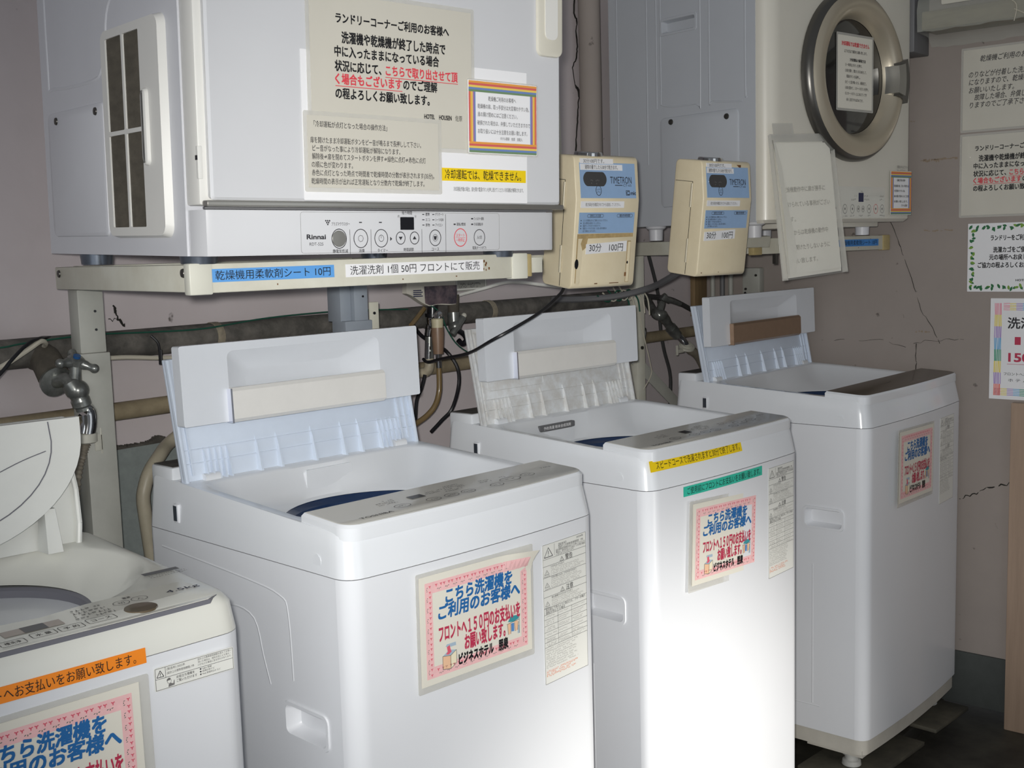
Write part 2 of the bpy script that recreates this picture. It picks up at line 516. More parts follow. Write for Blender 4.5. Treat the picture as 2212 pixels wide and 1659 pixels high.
def warning_label(root, X0, X1, z0, z1, W, year, strong, seed):
    rnd = random.Random(seed)
    fy = lambda x: -0.012*(1-(2*x/W-1)**2)
    x0, x1, y = 0.0, X1-X0, -0.0010
    w, h = x1-x0, z1-z0
    X = lambda a: x0+w*a
    Z = lambda a: z1-h*a
    s = MB().slab(rrect(x0, x1, z0, z1, 0.003), y, y+0.0006).build('warning_label', 'paper_label', root, 0)
    s['label'] = 'cream safety label of fine print in ruled boxes'
    ink = 'ink' if strong else 'ink_grey'
    t = 0.0005
    yy = y-0.0003
    L = MB()
    L.frame(X(0), X(1), Z(1), Z(0), t, yy)
    for a in (0.105, 0.155, 0.235, 0.325, 0.375, 0.455, 0.50, 0.535, 0.58, 0.625, 0.665, 0.70, 0.735):
        L.rect(X(0), X(1), Z(a)-t/2, Z(a)+t/2, yy)
    L.rect(X(0.265), X(0.265)+t, Z(0.095), Z(0.01), yy)
    L.rect(X(0.31), X(0.31)+t, Z(0.735), Z(0.50), yy).rect(X(0.63), X(0.63)+t, Z(0.735), Z(0.50), yy)
    warning_triangle(L, X(0.13), Z(0.092), w*0.19, h*0.066, 0.0011, yy)
    for a in (0.15, 0.37):
        warning_triangle(L, X(0.43), Z(a), w*0.09, h*0.03, 0.0007, yy)
    for a in (0.215, 0.305, 0.44):
        warning_triangle(L, X(0.085), Z(a), w*0.10, h*0.032, 0.0006, yy)
        dashes(L, X(0.02), X(0.15), Z(a+0.012), 0.0022, yy, rnd)
    T = MB()
    T.text('【製造年】', X(0.36), Z(0.028), w*0.18, 0.0042, 0, yy)
    if year:
        T.text(year, X(0.78), Z(0.018), w*0.16, 0.004, 0, yy)
    T.text('【設計上の標準使用期間】 7年', X(0.36), Z(0.046), w*0.58, 0.0042, 0, yy)
    T.text('設計標準使用期間を超えてお使いいただいた', X(0.3), Z(0.064), w*0.68, 0.0036, 0, yy)
    T.text('場合は、経年劣化による発火・けが等の事故', X(0.3), Z(0.079), w*0.68, 0.0036, 0, yy)
    T.text('に至るおそれがあります。', X(0.3), Z(0.094), w*0.42, 0.0036, 0, yy)
    T.text('警告', X(0.51), Z(0.133), w*0.17, 0.0095, 0.004, yy)
    T.text('注意', X(0.51), Z(0.353), w*0.17, 0.0095, 0.004, yy)
    T.text('けがのおそれあり', X(0.18), Z(0.168), w*0.3, 0.0036, 0, yy)
    T.text('子供の閉じ込み、けがのおそれあり', X(0.18), Z(0.246), w*0.58, 0.0036, 0, yy)
    T.text('物の損傷やけがのおそれあり', X(0.18), Z(0.388), w*0.48, 0.0036, 0, yy)
    T.text('表示部に下表のように表示され、ブザーが鳴り', X(0.04), Z(0.468), w*0.92, 0.0046, 0, yy)
    T.text('運転が停止する場合', X(0.04), Z(0.488), w*0.44, 0.0046, 0, yy)
    L.v += []
    S = MB()
    for a0, a1, st in ((0.183, 0.232, 0.013), (0.262, 0.322, 0.0135), (0.403, 0.452, 0.0135)):
        a = a0
        while a < a1:
            dashes(S, X(0.18), X(rnd.uniform(0.75, 0.97)), Z(a), 0.0021, yy, rnd)
            a += st
    for a in (0.515, 0.55, 0.565, 0.597, 0.61, 0.645, 0.68, 0.692, 0.715, 0.727):
        dashes(S, X(0.05), X(rnd.uniform(0.2, 0.28)), Z(a), 0.0024, yy, rnd)
        dashes(S, X(0.33), X(rnd.uniform(0.5, 0.6)), Z(a), 0.002, yy, rnd)
        dashes(S, X(0.65), X(rnd.uniform(0.8, 0.97)), Z(a), 0.002, yy, rnd)
    for k in range(9):
        dashes(S, X(0.03), X(rnd.uniform(0.6, 0.78)), Z(0.75+k*0.0165), 0.0024, yy, rnd)
    flat('ruled_lines', L, ink, s)
    flat('lettering', T, ink, s)
    flat('fine_print', S, 'ink_fine', s)
    O = MB()
    for k in range(3):
        dashes(O, X(0.03), X((0.75, 0.62, 0.7)[k]), Z(0.91+k*0.017), 0.0032, yy, rnd)
    flat('orange_print', O, 'ink_orange' if strong else 'paper_label', s)
    s.location = (X0, fy(X0), 0)
    s.rotation_euler = (0, 0, math.atan2(fy(X1)-fy(X0), X1-X0))
    return s

def folding_washer(label, loc, rz, W, D, zs, zpt, zbt, zbase, lidy, style, group='white top loading washing machines'):
    root = thing('washing_machine', label, 'washing machine', loc, (0, 0, rz), group)
    bow = 0.012
    # cabinet with a recessed grip in the left side
    o = outline(W, D, 0.030, 0.018, bow, 0.0)
    mb = MB()
    n = len(o)
    rings = [[(x, y, zbase) for x, y in o], [(x, y, zs) for x, y in o]]
    left = [i for i in range(n) if abs(o[i][0]) < 1e-6 and abs(o[(i+1) % n][0]) < 1e-6]
    vs = rings[0]+rings[1]
    fs = [(i, (i+1) % n, n+(i+1) % n, n+i) for i in range(n) if i not in left]
    fs += [tuple(range(n-1, -1, -1)), tuple(n+i for i in range(n))]
    mb.add(vs, fs)
    i = left[0]
    ya, yb = sorted((o[i][1], o[(i+1) % n][1]))
    gz0, gz1, gy0, gy1 = 0.618, 0.660, 0.064, 0.160
    v2, f2 = holed([(ya, zbase), (yb, zbase), (yb, zs), (ya, zs)], [rrect(gy0, gy1, gz0, gz1, 0.009)])
    mb.add([(0, p[0], p[1]) for p in v2], f2)
    if style == 'new':      # pressed ribs in the side panel
        mb.tube([(0.0054, 0.50, 0.845), (0.0054, 0.26, 0.835), (0.0054, 0.165, 0.825), (0.0054, 0.145, 0.80), (0.0054, 0.140, 0.70)], 0.0062, 8, 4)
        mb.tube([(0.0048, 0.325, 0.68), (0.0048, 0.318, 0.765), (0.0048, 0.29, 0.785), (0.0048, 0.235, 0.775), (0.0048, 0.215, 0.72), (0.0048, 0.20, 0.68)], 0.0056, 8, 4)
        mb.tube([(0.004, 0.30, 0.15), (0.004, 0.30, 0.55)], 0.0056, 8, 0)
    else:
        for yy in (0.14, 0.20):
            mb.tube([(0.0055, yy, 0.16), (0.0055, yy, 0.52)], 0.0062, 8, 0)
        mb.tube([(0.0054, 0.12, 0.155), (0.0054, 0.40, 0.155)], 0.006, 8, 0)
    mb.build('cabinet', 'wash_white', root)
    g = MB()
    g.loft([[(x_, p[0], p[1]) for p in rrect(gy0+d, gy1-d, gz0+d, gz1-d, 0.009-d*0.5)] for x_, d in ((0.0003, -0.007), (-0.0025, -0.006), (-0.0025, -0.001), (0.0, 0.0), (0.014, 0.003), (0.020, 0.006))], cap0=False)
    g.build('side_grip', 'wash_white', root)
    # base and feet
    b = outline(W, D, 0.030, 0.018, bow, 0.006)
    MB().loft([[(x, y, zbase-0.0005) for x, y in b], [(x, y, zbase-0.040) for x, y in b]]).box(0.012, W-0.012, 0.012, 0.16, zbase-0.048, zbase-0.030).build('base', 'base_grey', root)
    for fx, fy in ((0.055, 0.06), (W-0.055, 0.06), (0.055, D-0.06), (W-0.055, D-0.06)):
        MB().lathe([(0.030, zbase-0.036), (0.024, 0.030), (0.017, 0.028), (0.017, 0.016), (0.0225, 0.013), (0.024, 0.002), (0.022, 0.0)], (fx, fy, 0)).build('foot', 'foot', root)
    # upper cover with the basin
    A = outline(W, D, 0.030, 0.018, bow, 0.0)
    c = (W/2, 0.27)
    ang = merged_angles([math.atan2(y-c[1], x-c[0]) for x, y in A])
    A = resample(A, c, ang)
    def zt(y):
        return zpt+(zbt-zpt)*max(0, min(1, y/D))
    def ring(poly, zf):
        return [(x, y, zf(y)) for x, y in poly]
    top_i = outline(W, D, 0.030, 0.018, bow*0.8, 0.006)
    top_i = resample([(x, y+0.006 if y < 0.05 else y) for x, y in top_i], c, ang)
    hole = rrect(0.030, W-0.030, 0.112, lidy-0.022, 0.035, 6)
    h1 = resample(hole, c, ang)
    h0 = resample(rrect(0.024, W-0.024, 0.106, lidy-0.016, 0.038, 6), c, ang)
    cc = (W/2, 0.232)
    def circ(r, z):
        out = []
        for a in ang:
            out.append((cc[0]+r*math.cos(a), cc[1]+r*math.sin(a), z))
        return out
    zb = zpt-0.041
    mid = [((p[0]*0.35+q[0]*0.65), (p[1]*0.35+q[1]*0.65)) for p, q in zip(circ(0.172, 0), h1)]
    inner = [r for r in (
        ring(A, lambda y: zs+0.0012), ring([(x*0.5+p*0.5, y*0.5+q*0.5) for (x, y), (p, q) in zip(A, top_i)], lambda y: (zs+zt(y))/2),
        ring(top_i, lambda y: zt(y)-0.004), ring([(x+(W/2-x)*0.008, y+(0.27-y)*0.008) for x, y in top_i], zt),
        ring(h0, zt), ring(h1, lambda y: zt(y)-0.004),
        [(x, y, zb+0.022) for x, y in mid], circ(0.176, zb+0.004), circ(0.168, zb))]
    MB().loft(inner, cap0=False, cap1=False).build('top_cover', 'wash_top', root, 40)
    MB().lathe([(0.170, zb-0.001), (0.168, zb-0.004), (0.160, zb-0.010), (0.158, zb-0.050), (0.165, zb-0.060)], (cc[0], cc[1], 0), n=48, caps=False).build('tub_ring', 'tub_ring', root)
    MB().lathe([(0.164, zb-0.055), (0.164, zb-0.42), (0.02, zb-0.43), (0.02, zb-0.30), (0.0, zb-0.29)], (cc[0], cc[1], 0), n=40, caps=False).build('drum', 'tub_steel', root)
    MB().box(cc[0]-0.012, cc[0]+0.012, cc[1]+0.135, cc[1]+0.152, zb-0.2, zb-0.012, 0.004).build('lint_filter', 'tub_blue', root)
    # vent slot and screw plug on the left side of the cover
    sl = MB().box(-0.0015, 0.006, 0.440, 0.456, zs+0.018, zs+0.050, 0.003)
    sl.build('vent_slot', 'wash_white', root)
    MB().box(-0.0022, 0.004, 0.443, 0.453, zs+0.022, zs+0.047).build('vent_glass', 'tub_steel', root)
    MB().cyl((0.006, 0.070, zs+0.019), (0.0012, 0.070, zs+0.019), 0.0095, n=24).build('screw_plug', 'wash_top', root)
    # raised rear deck, dusty on top
    MB().box(0.008, W-0.008, lidy+0.028, D-0.008, zbt-0.030, zbt+0.017, 0.006).build('rear_deck', 'wash_top', root)
    MB().box(0.012, W-0.012, lidy+0.030, D-0.012, zbt+0.0168, zbt+0.0176).build('dust_film', 'dust', root)['label'] = 'grey dust lying on the rear deck'
    # control panel
    pz = zpt+0.013
    pl = []
    for k in range(25):
        x = 0.034+(W-0.068)*k/24
        u = 2*x/W-1
        pl.append((x, 0.008-bow*0.8*(1-u*u)))
    for k in range(1, 7):
        a = -PI/2+PI/2*k/6
        pl.append((W-0.034+0.026*math.cos(a), pl[24][1]+0.026+0.026*math.sin(a)))
    pl += [(W-0.010, 0.114), (0.010, 0.114)]
    for k in range(6):
        a = PI+PI/2*k/6
        pl.append((0.034+0.026*math.cos(a), pl[0][1]+0.026+0.026*math.sin(a)))
    cx, cy = W/2, 0.06
    def pr(s, dz, sy=None):
        return [(cx+(x-cx)*s, cy+(y-cy)*(sy or s), pz+dz+(0.006*(y/0.114))) for x, y in pl]
    MB().loft([pr(1, -0.022), pr(1, -0.004), pr(0.985, 0.0005, 0.95)]).build('panel_housing', 'wash_top', root, 30)
    face = MB().loft([pr(0.984, 0.0006, 0.93), pr(0.980, 0.0013, 0.915)])
    pan = face.build('control_panel', 'panel_brown' if style == 'brown' else 'panel_grey', root, 30)
    if style != 'brown':
        def on(mb):      # flat print laid on the sloping panel: x stays, z becomes depth
            mat = Matrix(((1, 0, 0, 0), (0, 0, 1, 0), (0, 0, 0.006/0.114, pz+0.0021), (0, 0, 0, 1)))
            return mb.xf(mat)
        ink = 'ink'
        t = MB().text('TOSHIBA', 0.047, 0.026, 0.060, 0.0085, 0.012)
        on(t).build('maker_lettering', ink, pan, 0, False)
        b = MB()
        for x, z, rx, rz in ((0.137, 0.040, 0.015, 0.0085), (0.196, 0.037, 0.014, 0.0085), (0.233, 0.037, 0.014, 0.0085), (0.268, 0.037, 0.014, 0.0085),
                             (0.330, 0.036, 0.014, 0.0078), (0.372, 0.048, 0.022, 0.011), (0.415, 0.050, 0.015, 0.0085)):
            b.ring2(x, z, rx, rz, 0.001)
        rnd = random.Random(3)
        for x0, x1, zc in ((0.110, 0.145, 0.062), (0.112, 0.150, 0.070), (0.125, 0.150, 0.078), (0.128, 0.145, 0.040), (0.187, 0.205, 0.037), (0.224, 0.242, 0.037), (0.259, 0.277, 0.037),
                           (0.205, 0.235, 0.066), (0.212, 0.245, 0.074), (0.240, 0.275, 0.058), (0.245, 0.285, 0.066), (0.250, 0.290, 0.074), (0.255, 0.285, 0.082),
                           (0.318, 0.342, 0.062), (0.322, 0.346, 0.070), (0.362, 0.382, 0.048), (0.408, 0.422, 0.050), (0.322, 0.338, 0.036), (0.365, 0.38, 0.066)):
            dashes(b, x0, x1, zc, 0.0042, 0, rnd)
        b.text('7.0kg' if style == 'new' else '6.0kg', W-0.062, 0.066, 0.024, 0.006, 0)
        on(b).build('button_marks', 'ink', pan, 0, False)
        d = MB().rect(0.172, 0.200, 0.058, 0.074) if style == 'new' else MB().rect(0.190, 0.214, 0.054, 0.074)
        on(d).build('display', 'black', pan, 0, False)
    else:
        mat = Matrix(((1, 0, 0, 0), (0, 0, 1, 0), (0, 0, 0.006/0.114, pz+0.0021), (0, 0, 0, 1)))
        b = MB().text('TOSHIBA', 0.24, 0.062, 0.035, 0.006, 0.01).xf(mat)
        b.build('maker_lettering', 'ink_grey', pan, 0, False)
    # detergent drawer front in the rear wall of the basin
    if style == 'new':
        MB().slab(rrect(0.235, 0.335, zb+0.006, zb+0.052, 0.004), lidy-0.0285, lidy-0.020).xf(Matrix.Identity(4)).build('detergent_flap', 'wash_top', root)
    if style == 'plain':
        s = MB().slab(rrect(0.150, 0.262, zb+0.034, zb+0.047, 0.003), lidy-0.036, lidy-0.028)
        st = s.build('drawer_label', 'cable_grey', root, 20)
        flat('lettering', MB().text('予約洗濯 粉末合成洗剤', 0.160, zb+0.0405, 0.088, 0.007, 0.01, lidy-0.0365), 'ink_white', st)
        MB().slab(rrect(0.150, 0.262, zb+0.0, zb+0.033, 0.006), lidy-0.034, lidy-0.026).build('detergent_drawer', 'wash_top', root, 20)
    # the folded lid
    lw0, lw1 = 0.012, W-0.012
    z0, z1 = zbt-0.006, 1.156
    lean = 0.040/(z1-z0)
    rear = MB()
    sh = Matrix(((1, 0, 0, 0), (0, 1, lean, lidy-lean*z0), (0, 0, 1, 0), (0, 0, 0, 1)))
    rear.box(lw0, lw1, -0.002, 0.008, z0, z1, 0.003)
    rear.box(lw0, lw0+0.006, -0.010, 0.0, z0, z1, 0.001).box(lw1-0.006, lw1, -0.010, 0.0, z0, z1, 0.001)
    for x in (lw0+0.016, lw1-0.020, lw1-0.036):
        rear.box(x, x+0.003, -0.006, 0.0, z0+0.010, z1-0.01)
    rear.box(lw0+0.002, lw1-0.002, -0.0045, 0.0, z0+0.050, z0+0.0515)
    rear.box(lw0+0.002, lw1-0.002, -0.0045, 0.0, z0+0.028, z0+0.0295)
    ribs = [0.055+0.011*k for k in range(5)]+[W-0.10+0.011*k for k in range(5)]
    for k, x in enumerate(ribs+[W*f for f in (0.30, 0.38, 0.52, 0.645, 0.72)]):
        hgt = 0.056 if k < 10 else 0.062
        wd = 0.0025 if k < 10 else 0.0045
        rear.add([(x-wd, -0.0015, z0), (x+wd, -0.0015, z0), (x, -0.0015, z0+hgt), (x-wd*0.5, -0.012, z0), (x+wd*0.5, -0.012, z0), (x, -0.007, z0+hgt*0.75)],
                 [(0, 1, 2), (3, 5, 4), (0, 2, 5, 3), (1, 4, 5, 2), (0, 3, 4, 1)])
    if style == 'plain':
        for q in (rrect(0.045, 0.215, z0+0.068, z0+0.098, 0.006),):
            for a, b_ in zip(q, q[1:]+q[:1]):
                rear.tube([(a[0], -0.002, a[1]), (b_[0], -0.002, b_[1])], 0.0008, 5, 0)
    lid = rear.xf(sh).build('lid', 'lid_dirty' if style == 'plain' else 'lid_inner', root)
    for x in (lw0+0.035, lw1-0.060):
        MB().cyl((x, lidy-0.004, z0+0.002), (x+0.028, lidy-0.004, z0+0.002), 0.009, n=16).build('hinge', 'wash_top', lid)
    # front half, folded down against the rear half, with the finger recess
    fz0, fz1, fy = 1.049, 1.180, lidy-0.018
    rx0, rx1, rz0, rz1 = W*0.185, W*0.80, 1.062, 1.166
    ou = rrect(lw0-0.002, lw1+0.001, fz0, fz1, 0.004)
    ho = rrect(rx0, rx1, rz0, rz1, 0.012)
    hi = rrect(rx0+0.045, rx1-0.075, rz0, rz1-0.032, 0.008)
    fl = MB()
    v2, f2 = holed(ou, [ho])
    fl.add([(p[0], 0, p[1]) for p in v2], f2)
    fl.loft([[(p[0], 0, p[1]) for p in ho], [(p[0], 0.020, p[1]) for p in hi]], cap0=False)
    fl.loft([[(p[0], 0, p[1]) for p in ou], [(p[0]+(0.006 if p[0] < W/2 else -0.006)*0, 0.022, p[1]) for p in ou]], cap0=False)
    tilt = Matrix.Translation((0, fy, fz0)) @ Matrix.Rotation(math.radians(-2.0), 4, 'X') @ Matrix.Translation((0, 0, -fz0))
    flap = fl.xf(tilt).build('lid_flap', 'lid_white', lid, 30)
    hx0, hx1 = W*0.182, W*0.803
    hb = MB()
    for k in range(1):
        prof = [(-0.004, fz0-0.002), (-0.011, fz0+0.004), (-0.011, fz0+0.050), (-0.006, fz0+0.0555), (0.006, fz0+0.0555), (0.006, fz0-0.002)]
        hb.loft([[(hx0, y, z) for y, z in prof], [(hx1, y, z) for y, z in prof]])
    hb.xf(tilt).build('handle', 'bronze' if style == 'brown' else 'silver', flap, 30)['label'] = 'flat metallic handle bar across the lid'
    MB().box(hx0-0.003, hx0+0.0002, -0.0115, 0.006, fz0-0.002, fz0+0.055).xf(tilt).build('handle_end', 'silver_edge' if style != 'brown' else 'bronze', flap)
    return root

w_new = folding_washer('white washing machine second from the left, large silver lid handle, peeling notice on its front', (0, 0, 0), 0.003, 0.525, 0.545, 0.873, 0.934, 0.962, 0.091, 0.440, 'new')
warning_label(w_new, 0.381, 0.495, 0.617, 0.848, 0.525, '2024年', True, 1)
w_plain = folding_washer('white washing machine with yellow and teal tape strips, right of the peeling notice one', (0.7067, 0.0271, 0), 0.002, 0.525, 0.545, 0.873, 0.934, 0.962, 0.091, 0.440, 'plain')
warning_label(w_plain, 0.387, 0.496, 0.626, 0.858, 0.525, '', True, 2)
w_brown = folding_washer('white washing machine with brown control panel and brown lid handle beside the right wall', (1.593, 0.0575, 0), 0.052, 0.606, 0.545, 0.869, 0.934, 0.962, 0.091, 0.452, 'brown')
warning_label(w_brown, 0.425, 0.534, 0.610, 0.842, 0.606, '', False, 3)

# ---------------------------------------------------------------- small washing machine with a round lid, at the left edge
def round_lid_washer():
    W, D = 0.52, 0.46
    root = thing('washing_machine', 'ivory white small washing machine with round folded lid at the left edge', 'washing machine', (-0.6846, 0.0208, 0), (0, 0, -0.04), 'white top loading washing machines')
    zs, zf, zr = 0.852, 0.900, 0.912
    o = outline(W, D, 0.030, 0.02, 0.006, 0)
    MB().loft([[(x, y, 0.07) for x, y in o], [(x, y, zs) for x, y in o]]).build('cabinet', 'wash_white', root)
    b = outline(W, D, 0.030, 0.02, 0.006, 0.008)
    MB().loft([[(x, y, 0.0695) for x, y in b], [(x, y, 0.03) for x, y in b]]).build('base', 'base_grey', root)
    for fx, fy in ((0.06, 0.06), (W-0.06, 0.06), (0.06, D-0.06), (W-0.06, D-0.06)):
        MB().lathe([(0.024, 0.034), (0.02, 0.02), (0.024, 0.012), (0.022, 0.0)], (fx, fy, 0)).build('foot', 'foot', root)
    c = (0.262, 0.255)
    ang = merged_angles([math.atan2(y-c[1], x-c[0]) for x, y in o])
    o = resample(o, c, ang)
    zt = lambda y: zf+(zr-zf)*max(0, min(1, y/D))
    ti = outline(W, D, 0.034, 0.02, 0.006, 0.010)
    ti = resample([(x, y+0.004 if y < 0.05 else y) for x, y in ti], c, ang)
    def circ(r, dz, z=None, ry=None):
        return [(c[0]+r*math.cos(a), c[1]+(ry or r)*math.sin(a), (zt(c[1]+r*math.sin(a)) if z is None else z)+dz) for a in ang]
    t3 = [(x+(c[0]-x)*0.03, y+(c[1]-y)*0.03) for x, y in ti]
    MB().loft([[(x, y, zs+0.001) for x, y in o], [(x, y, zt(y)-0.012) for x, y in [(p[0]*0.6+q[0]*0.4, p[1]*0.6+q[1]*0.4) for p, q in zip(o, ti)]],
               [(x, y, zt(y)-0.003) for x, y in ti], [(x, y, zt(y)) for x, y in t3],
               circ(0.236, 0.0, None, 0.187), circ(0.230, -0.003, None, 0.181), circ(0.212, -0.017, None, 0.172), circ(0.178, -0.035, None, 0.165), circ(0.160, -0.040, None, 0.158)], cap0=False, cap1=False).build('top_cover', 'ivory', root, 40)
    zb = zf-0.036
    MB().lathe([(0.161, zb+0.002), (0.157, zb-0.002), (0.154, zb-0.05), (0.158, zb-0.055)], (c[0], c[1], 0), n=44, caps=False).build('tub_ring', 'hub_grey', root)
    MB().lathe([(0.157, zb-0.05), (0.157, zb-0.4), (0.03, zb-0.41), (0.0, zb-0.41)], (c[0], c[1], 0), n=40, caps=False).build('drum', 'tub_steel', root)
    # control panel: a glossy strip along the front with a raised rear edge
    back = [(W-0.034, 0.098), (W-0.10, 0.097), (W-0.16, 0.096), (0.30, 0.086), (0.25, 0.092), (0.10, 0.094), (0.03, 0.098)]
    front = []
    for k in range(17):
        x = 0.040+(W-0.080)*k/16
        front.append((x, 0.010-0.006*(1-(2*x/W-1)**2)))
    pl = front+[(W-0.026, 0.018), (W-0.020, 0.030), (W-0.026, 0.075)]+back+[(0.022, 0.03), (0.027, 0.018)]
    pz = zf-0.0022
    ris = lambda y: 0.0035*max(0, y-0.01)/0.08
    sh = [(W/2+(x-W/2)*0.993, 0.052+(y-0.052)*0.955) for x, y in pl]
    MB().loft([[(x, y, pz-0.006) for x, y in pl], [(x, y, pz+0.0006+ris(y)) for x, y in pl], ]).build('panel_seal', 'hub_grey', root, 30)
    pan = MB().loft([[(x, y, pz-0.004) for x, y in sh], [(x, y, pz+0.0014+ris(y)) for x, y in sh]]).build('control_panel', 'ivory_panel', root, 30)
    mat = Matrix(((1, 0, 0, 0), (0, 0, 1, 0), (0, 0, 0.0437, pz+0.0010), (0, 0, 0, 1)))
    up = lambda dz: Matrix.Translation((0, 0, dz)) @ mat
    MB().text('4.5kg', 0.450, 0.066, 0.044, 0.012, 0.004).xf(up(0.0009)).build('capacity_lettering', 'ink_navy', pan, 0, False)
    bt = MB()
    for x0, x1, z, tx in ((0.230, 0.258, 0.022, '槽洗浄'), (0.266, 0.294, 0.027, '水 量'), (0.298, 0.326, 0.026, '予 約'), (0.332, 0.366, 0.029, 'コース')):
        q = rrect(x0, x1, z-0.0085, z+0.0085, 0.003)
        for a, b_ in zip(q, q[1:]+q[:1]):
            bt.line(a[0], a[1], b_[0], b_[1], 0.0009)
        bt.text(tx, x0+0.005, z, x1-x0-0.010, 0.0085, 0.004)
    bt.ring2(0.415, 0.067, 0.0105, 0.0085, 0.0008).ring2(0.391, 0.066, 0.0105, 0.0085, 0.0008)
    bt.text('入', 0.411, 0.067, 0.008, 0.008, 0).text('切', 0.387, 0.066, 0.008, 0.008, 0).text('電源', 0.399, 0.080, 0.010, 0.006, 0.01)
    rnd = random.Random(5)
    for k in range(4):
        dashes(bt, 0.326+k*0.002, 0.348, 0.046+k*0.010, 0.0055, 0, rnd)
        dashes(bt, 0.350, 0.374-k*0.002, 0.046+k*0.010, 0.0055, 0, rnd)
    bt.xf(up(0.0009)).build('button_marks', 'ink', pan, 0, False)
    MB().rect(0.243, 0.312, 0.043, 0.063).xf(up(0.0007)).build('display', 'display_tan', pan, 0, False)
    MB().rect(0.266, 0.293, 0.043, 0.063).xf(up(0.0009)).build('display', 'cable_grey', pan, 0, False)
    MB().lathe([(0.0205, -0.001), (0.0195, 0.0010), (0.0, 0.0013)], (0.401, 0.034, pz+0.003), n=36).build('start_button', 'brown_button', pan)
    g = MB().rect(0.462, 0.512, 0.148, 0.160).xf(Matrix(((1, 0, 0, 0), (0, 0, 1, 0), (0, 0, 0.028, zf+0.0008), (0, 0, 0, 1))))
    g.build('caution_strip', 'cable_grey', root, 0, False)
    g = MB()
    for k in range(2):
        dashes(g, 0.464, 0.516, 0.142-k*0.007, 0.0036, 0, rnd)
    g.xf(Matrix(((1, 0, 0, 0), (0, 0, 1, 0), (0, 0, 0.028, zf+0.0008), (0, 0, 0, 1)))).build('fine_print', 'ink_grey', root, 0, False)
    # round lid: rear half upright, front half folded down over it
    ly, z0, z1 = 0.385, zr-0.004, 1.098
    R = 0.222
    def half(dx=0, k=1.0):
        P = []
        for i in range(31):
            a = i/30*PI
            P.append((c[0]+R*k*math.cos(a), 0.99+0.105*math.sin(a)))
        return P
    rp = [(c[0]-0.20, z0), (c[0]+0.214, z0), (c[0]+0.218, z0+0.03), (c[0]+0.218, z0+0.08), (c[0]+0.212, z0+0.13), (c[0]+0.212, z1-0.004), (c[0]-0.212, z1-0.004), (c[0]-0.222, z0+0.13), (c[0]-0.226, z0+0.08), (c[0]-0.22, z0+0.03)]
    lid = MB().slab(rp, 0.0, 0.010).xf(Matrix(((1, 0, 0, 0), (0, 1, 0.10, ly-0.10*z0), (0, 0, 1, 0), (0, 0, 0, 1))))
    for p, q in zip(rp[1:5], rp[2:6]):
        lid.tube([(p[0]-0.004, ly+0.10*(p[1]-z0)-0.006, p[1]), (q[0]-0.004, ly+0.10*(q[1]-z0)-0.006, q[1])], 0.0045, 8, 0)
    lid = lid.build('lid', 'lid_ivory', root)
    fp = [(c[0]+0.215, z1), (c[0]-0.215, z1)]
    for i in range(33):
        a = PI+i/32*PI
        fp.append((c[0]+0.215*math.cos(a), 1.072+0.150*math.sin(a)))
    tl = Matrix(((1, 0, 0, 0), (0, 1, 0.05, ly-0.034-0.05*0.95), (0, 0, 1, 0), (0, 0, 0, 1)))
    fl = MB().slab(fp, 0.0, 0.012).xf(tl).build('lid_flap', 'lid_ivory', lid)
    gr = MB()
    for k, rr, rz in ((0, 0.172, 0.118), (1, 0.215, 0.150)):
        gr.tube([(c[0]+rr*math.cos(a), -0.0004, 1.068+rz*math.sin(a)) for a in [PI+PI*i/24 for i in range(25)]]+[(c[0]+rr*0.985, -0.0004, z1-0.002)], 0.0009, 5, 0) if k == 0 else None
    gr.tube([(c[0]+0.163, -0.0004, 1.055), (c[0]+0.12, -0.0004, 1.043), (c[0]+0.05, -0.0004, 1.015), (c[0]-0.06, -0.0004, 0.965)], 0.0007, 5, 5)
    gr.xf(tl).build('lid_groove', 'hub_grey', fl)
    MB().loft([[(c[0]+x+0.165, ly-0.022-0.012*(1-t), z0+0.062*t) for x in (-0.011*(1-0.3*t), 0.011*(1-0.3*t))]+[(c[0]+x+0.165, ly-0.002, z0+0.062*t) for x in (0.013*(1-0.3*t), -0.013*(1-0.3*t))] for t in (0, 0.5, 0.8, 1.0)]).build('hinge_bracket', 'lid_ivory', lid, 30)
    # rating label on the front
    s = MB().slab(rrect(0.393, 0.499, 0.807, 0.836, 0.002), -0.0068, -0.0060).build('rating_label', 'paper_label', root, 0)
    y = -0.0071
    L = MB().frame(0.394, 0.498, 0.808, 0.835, 0.0005, y).rect(0.394, 0.498, 0.8215, 0.822, y).rect(0.407, 0.4075, 0.822, 0.835, y)
    warning_triangle(L, 0.4005, 0.8238, 0.009, 0.008, 0.0008, y)
    L.text('(製造年) 2022年', 0.409, 0.8315, 0.024, 0.0032, 0, y).text('(設計上の標準使用期間) 7年', 0.409, 0.8265, 0.036, 0.0032, 0, y)
    L.text('設計上の標準使用期間を超えてお使い', 0.450, 0.8325, 0.046, 0.0027, 0, y).text('頂いた場合は、経年劣化による発火・', 0.450, 0.8290, 0.045, 0.0027, 0, y).text('けがなどの事故に至る恐れがあります。', 0.450, 0.8255, 0.046, 0.0027, 0, y)
    L.text('お役立ち情報を', 0.421, 0.8185, 0.024, 0.0036, 0.004, y).text('ご覧いただけます', 0.421, 0.8138, 0.027, 0.0036, 0.004, y)
    L.text('● Q&A 情報', 0.452, 0.8195, 0.016, 0.0025, 0, y).text('● 故障診断ナビ', 0.452, 0.8162, 0.020, 0.0025, 0, y).text('● Web 修理申込み など', 0.452, 0.8128, 0.028, 0.0025, 0, y)
    flat('lettering', L, 'ink', s)
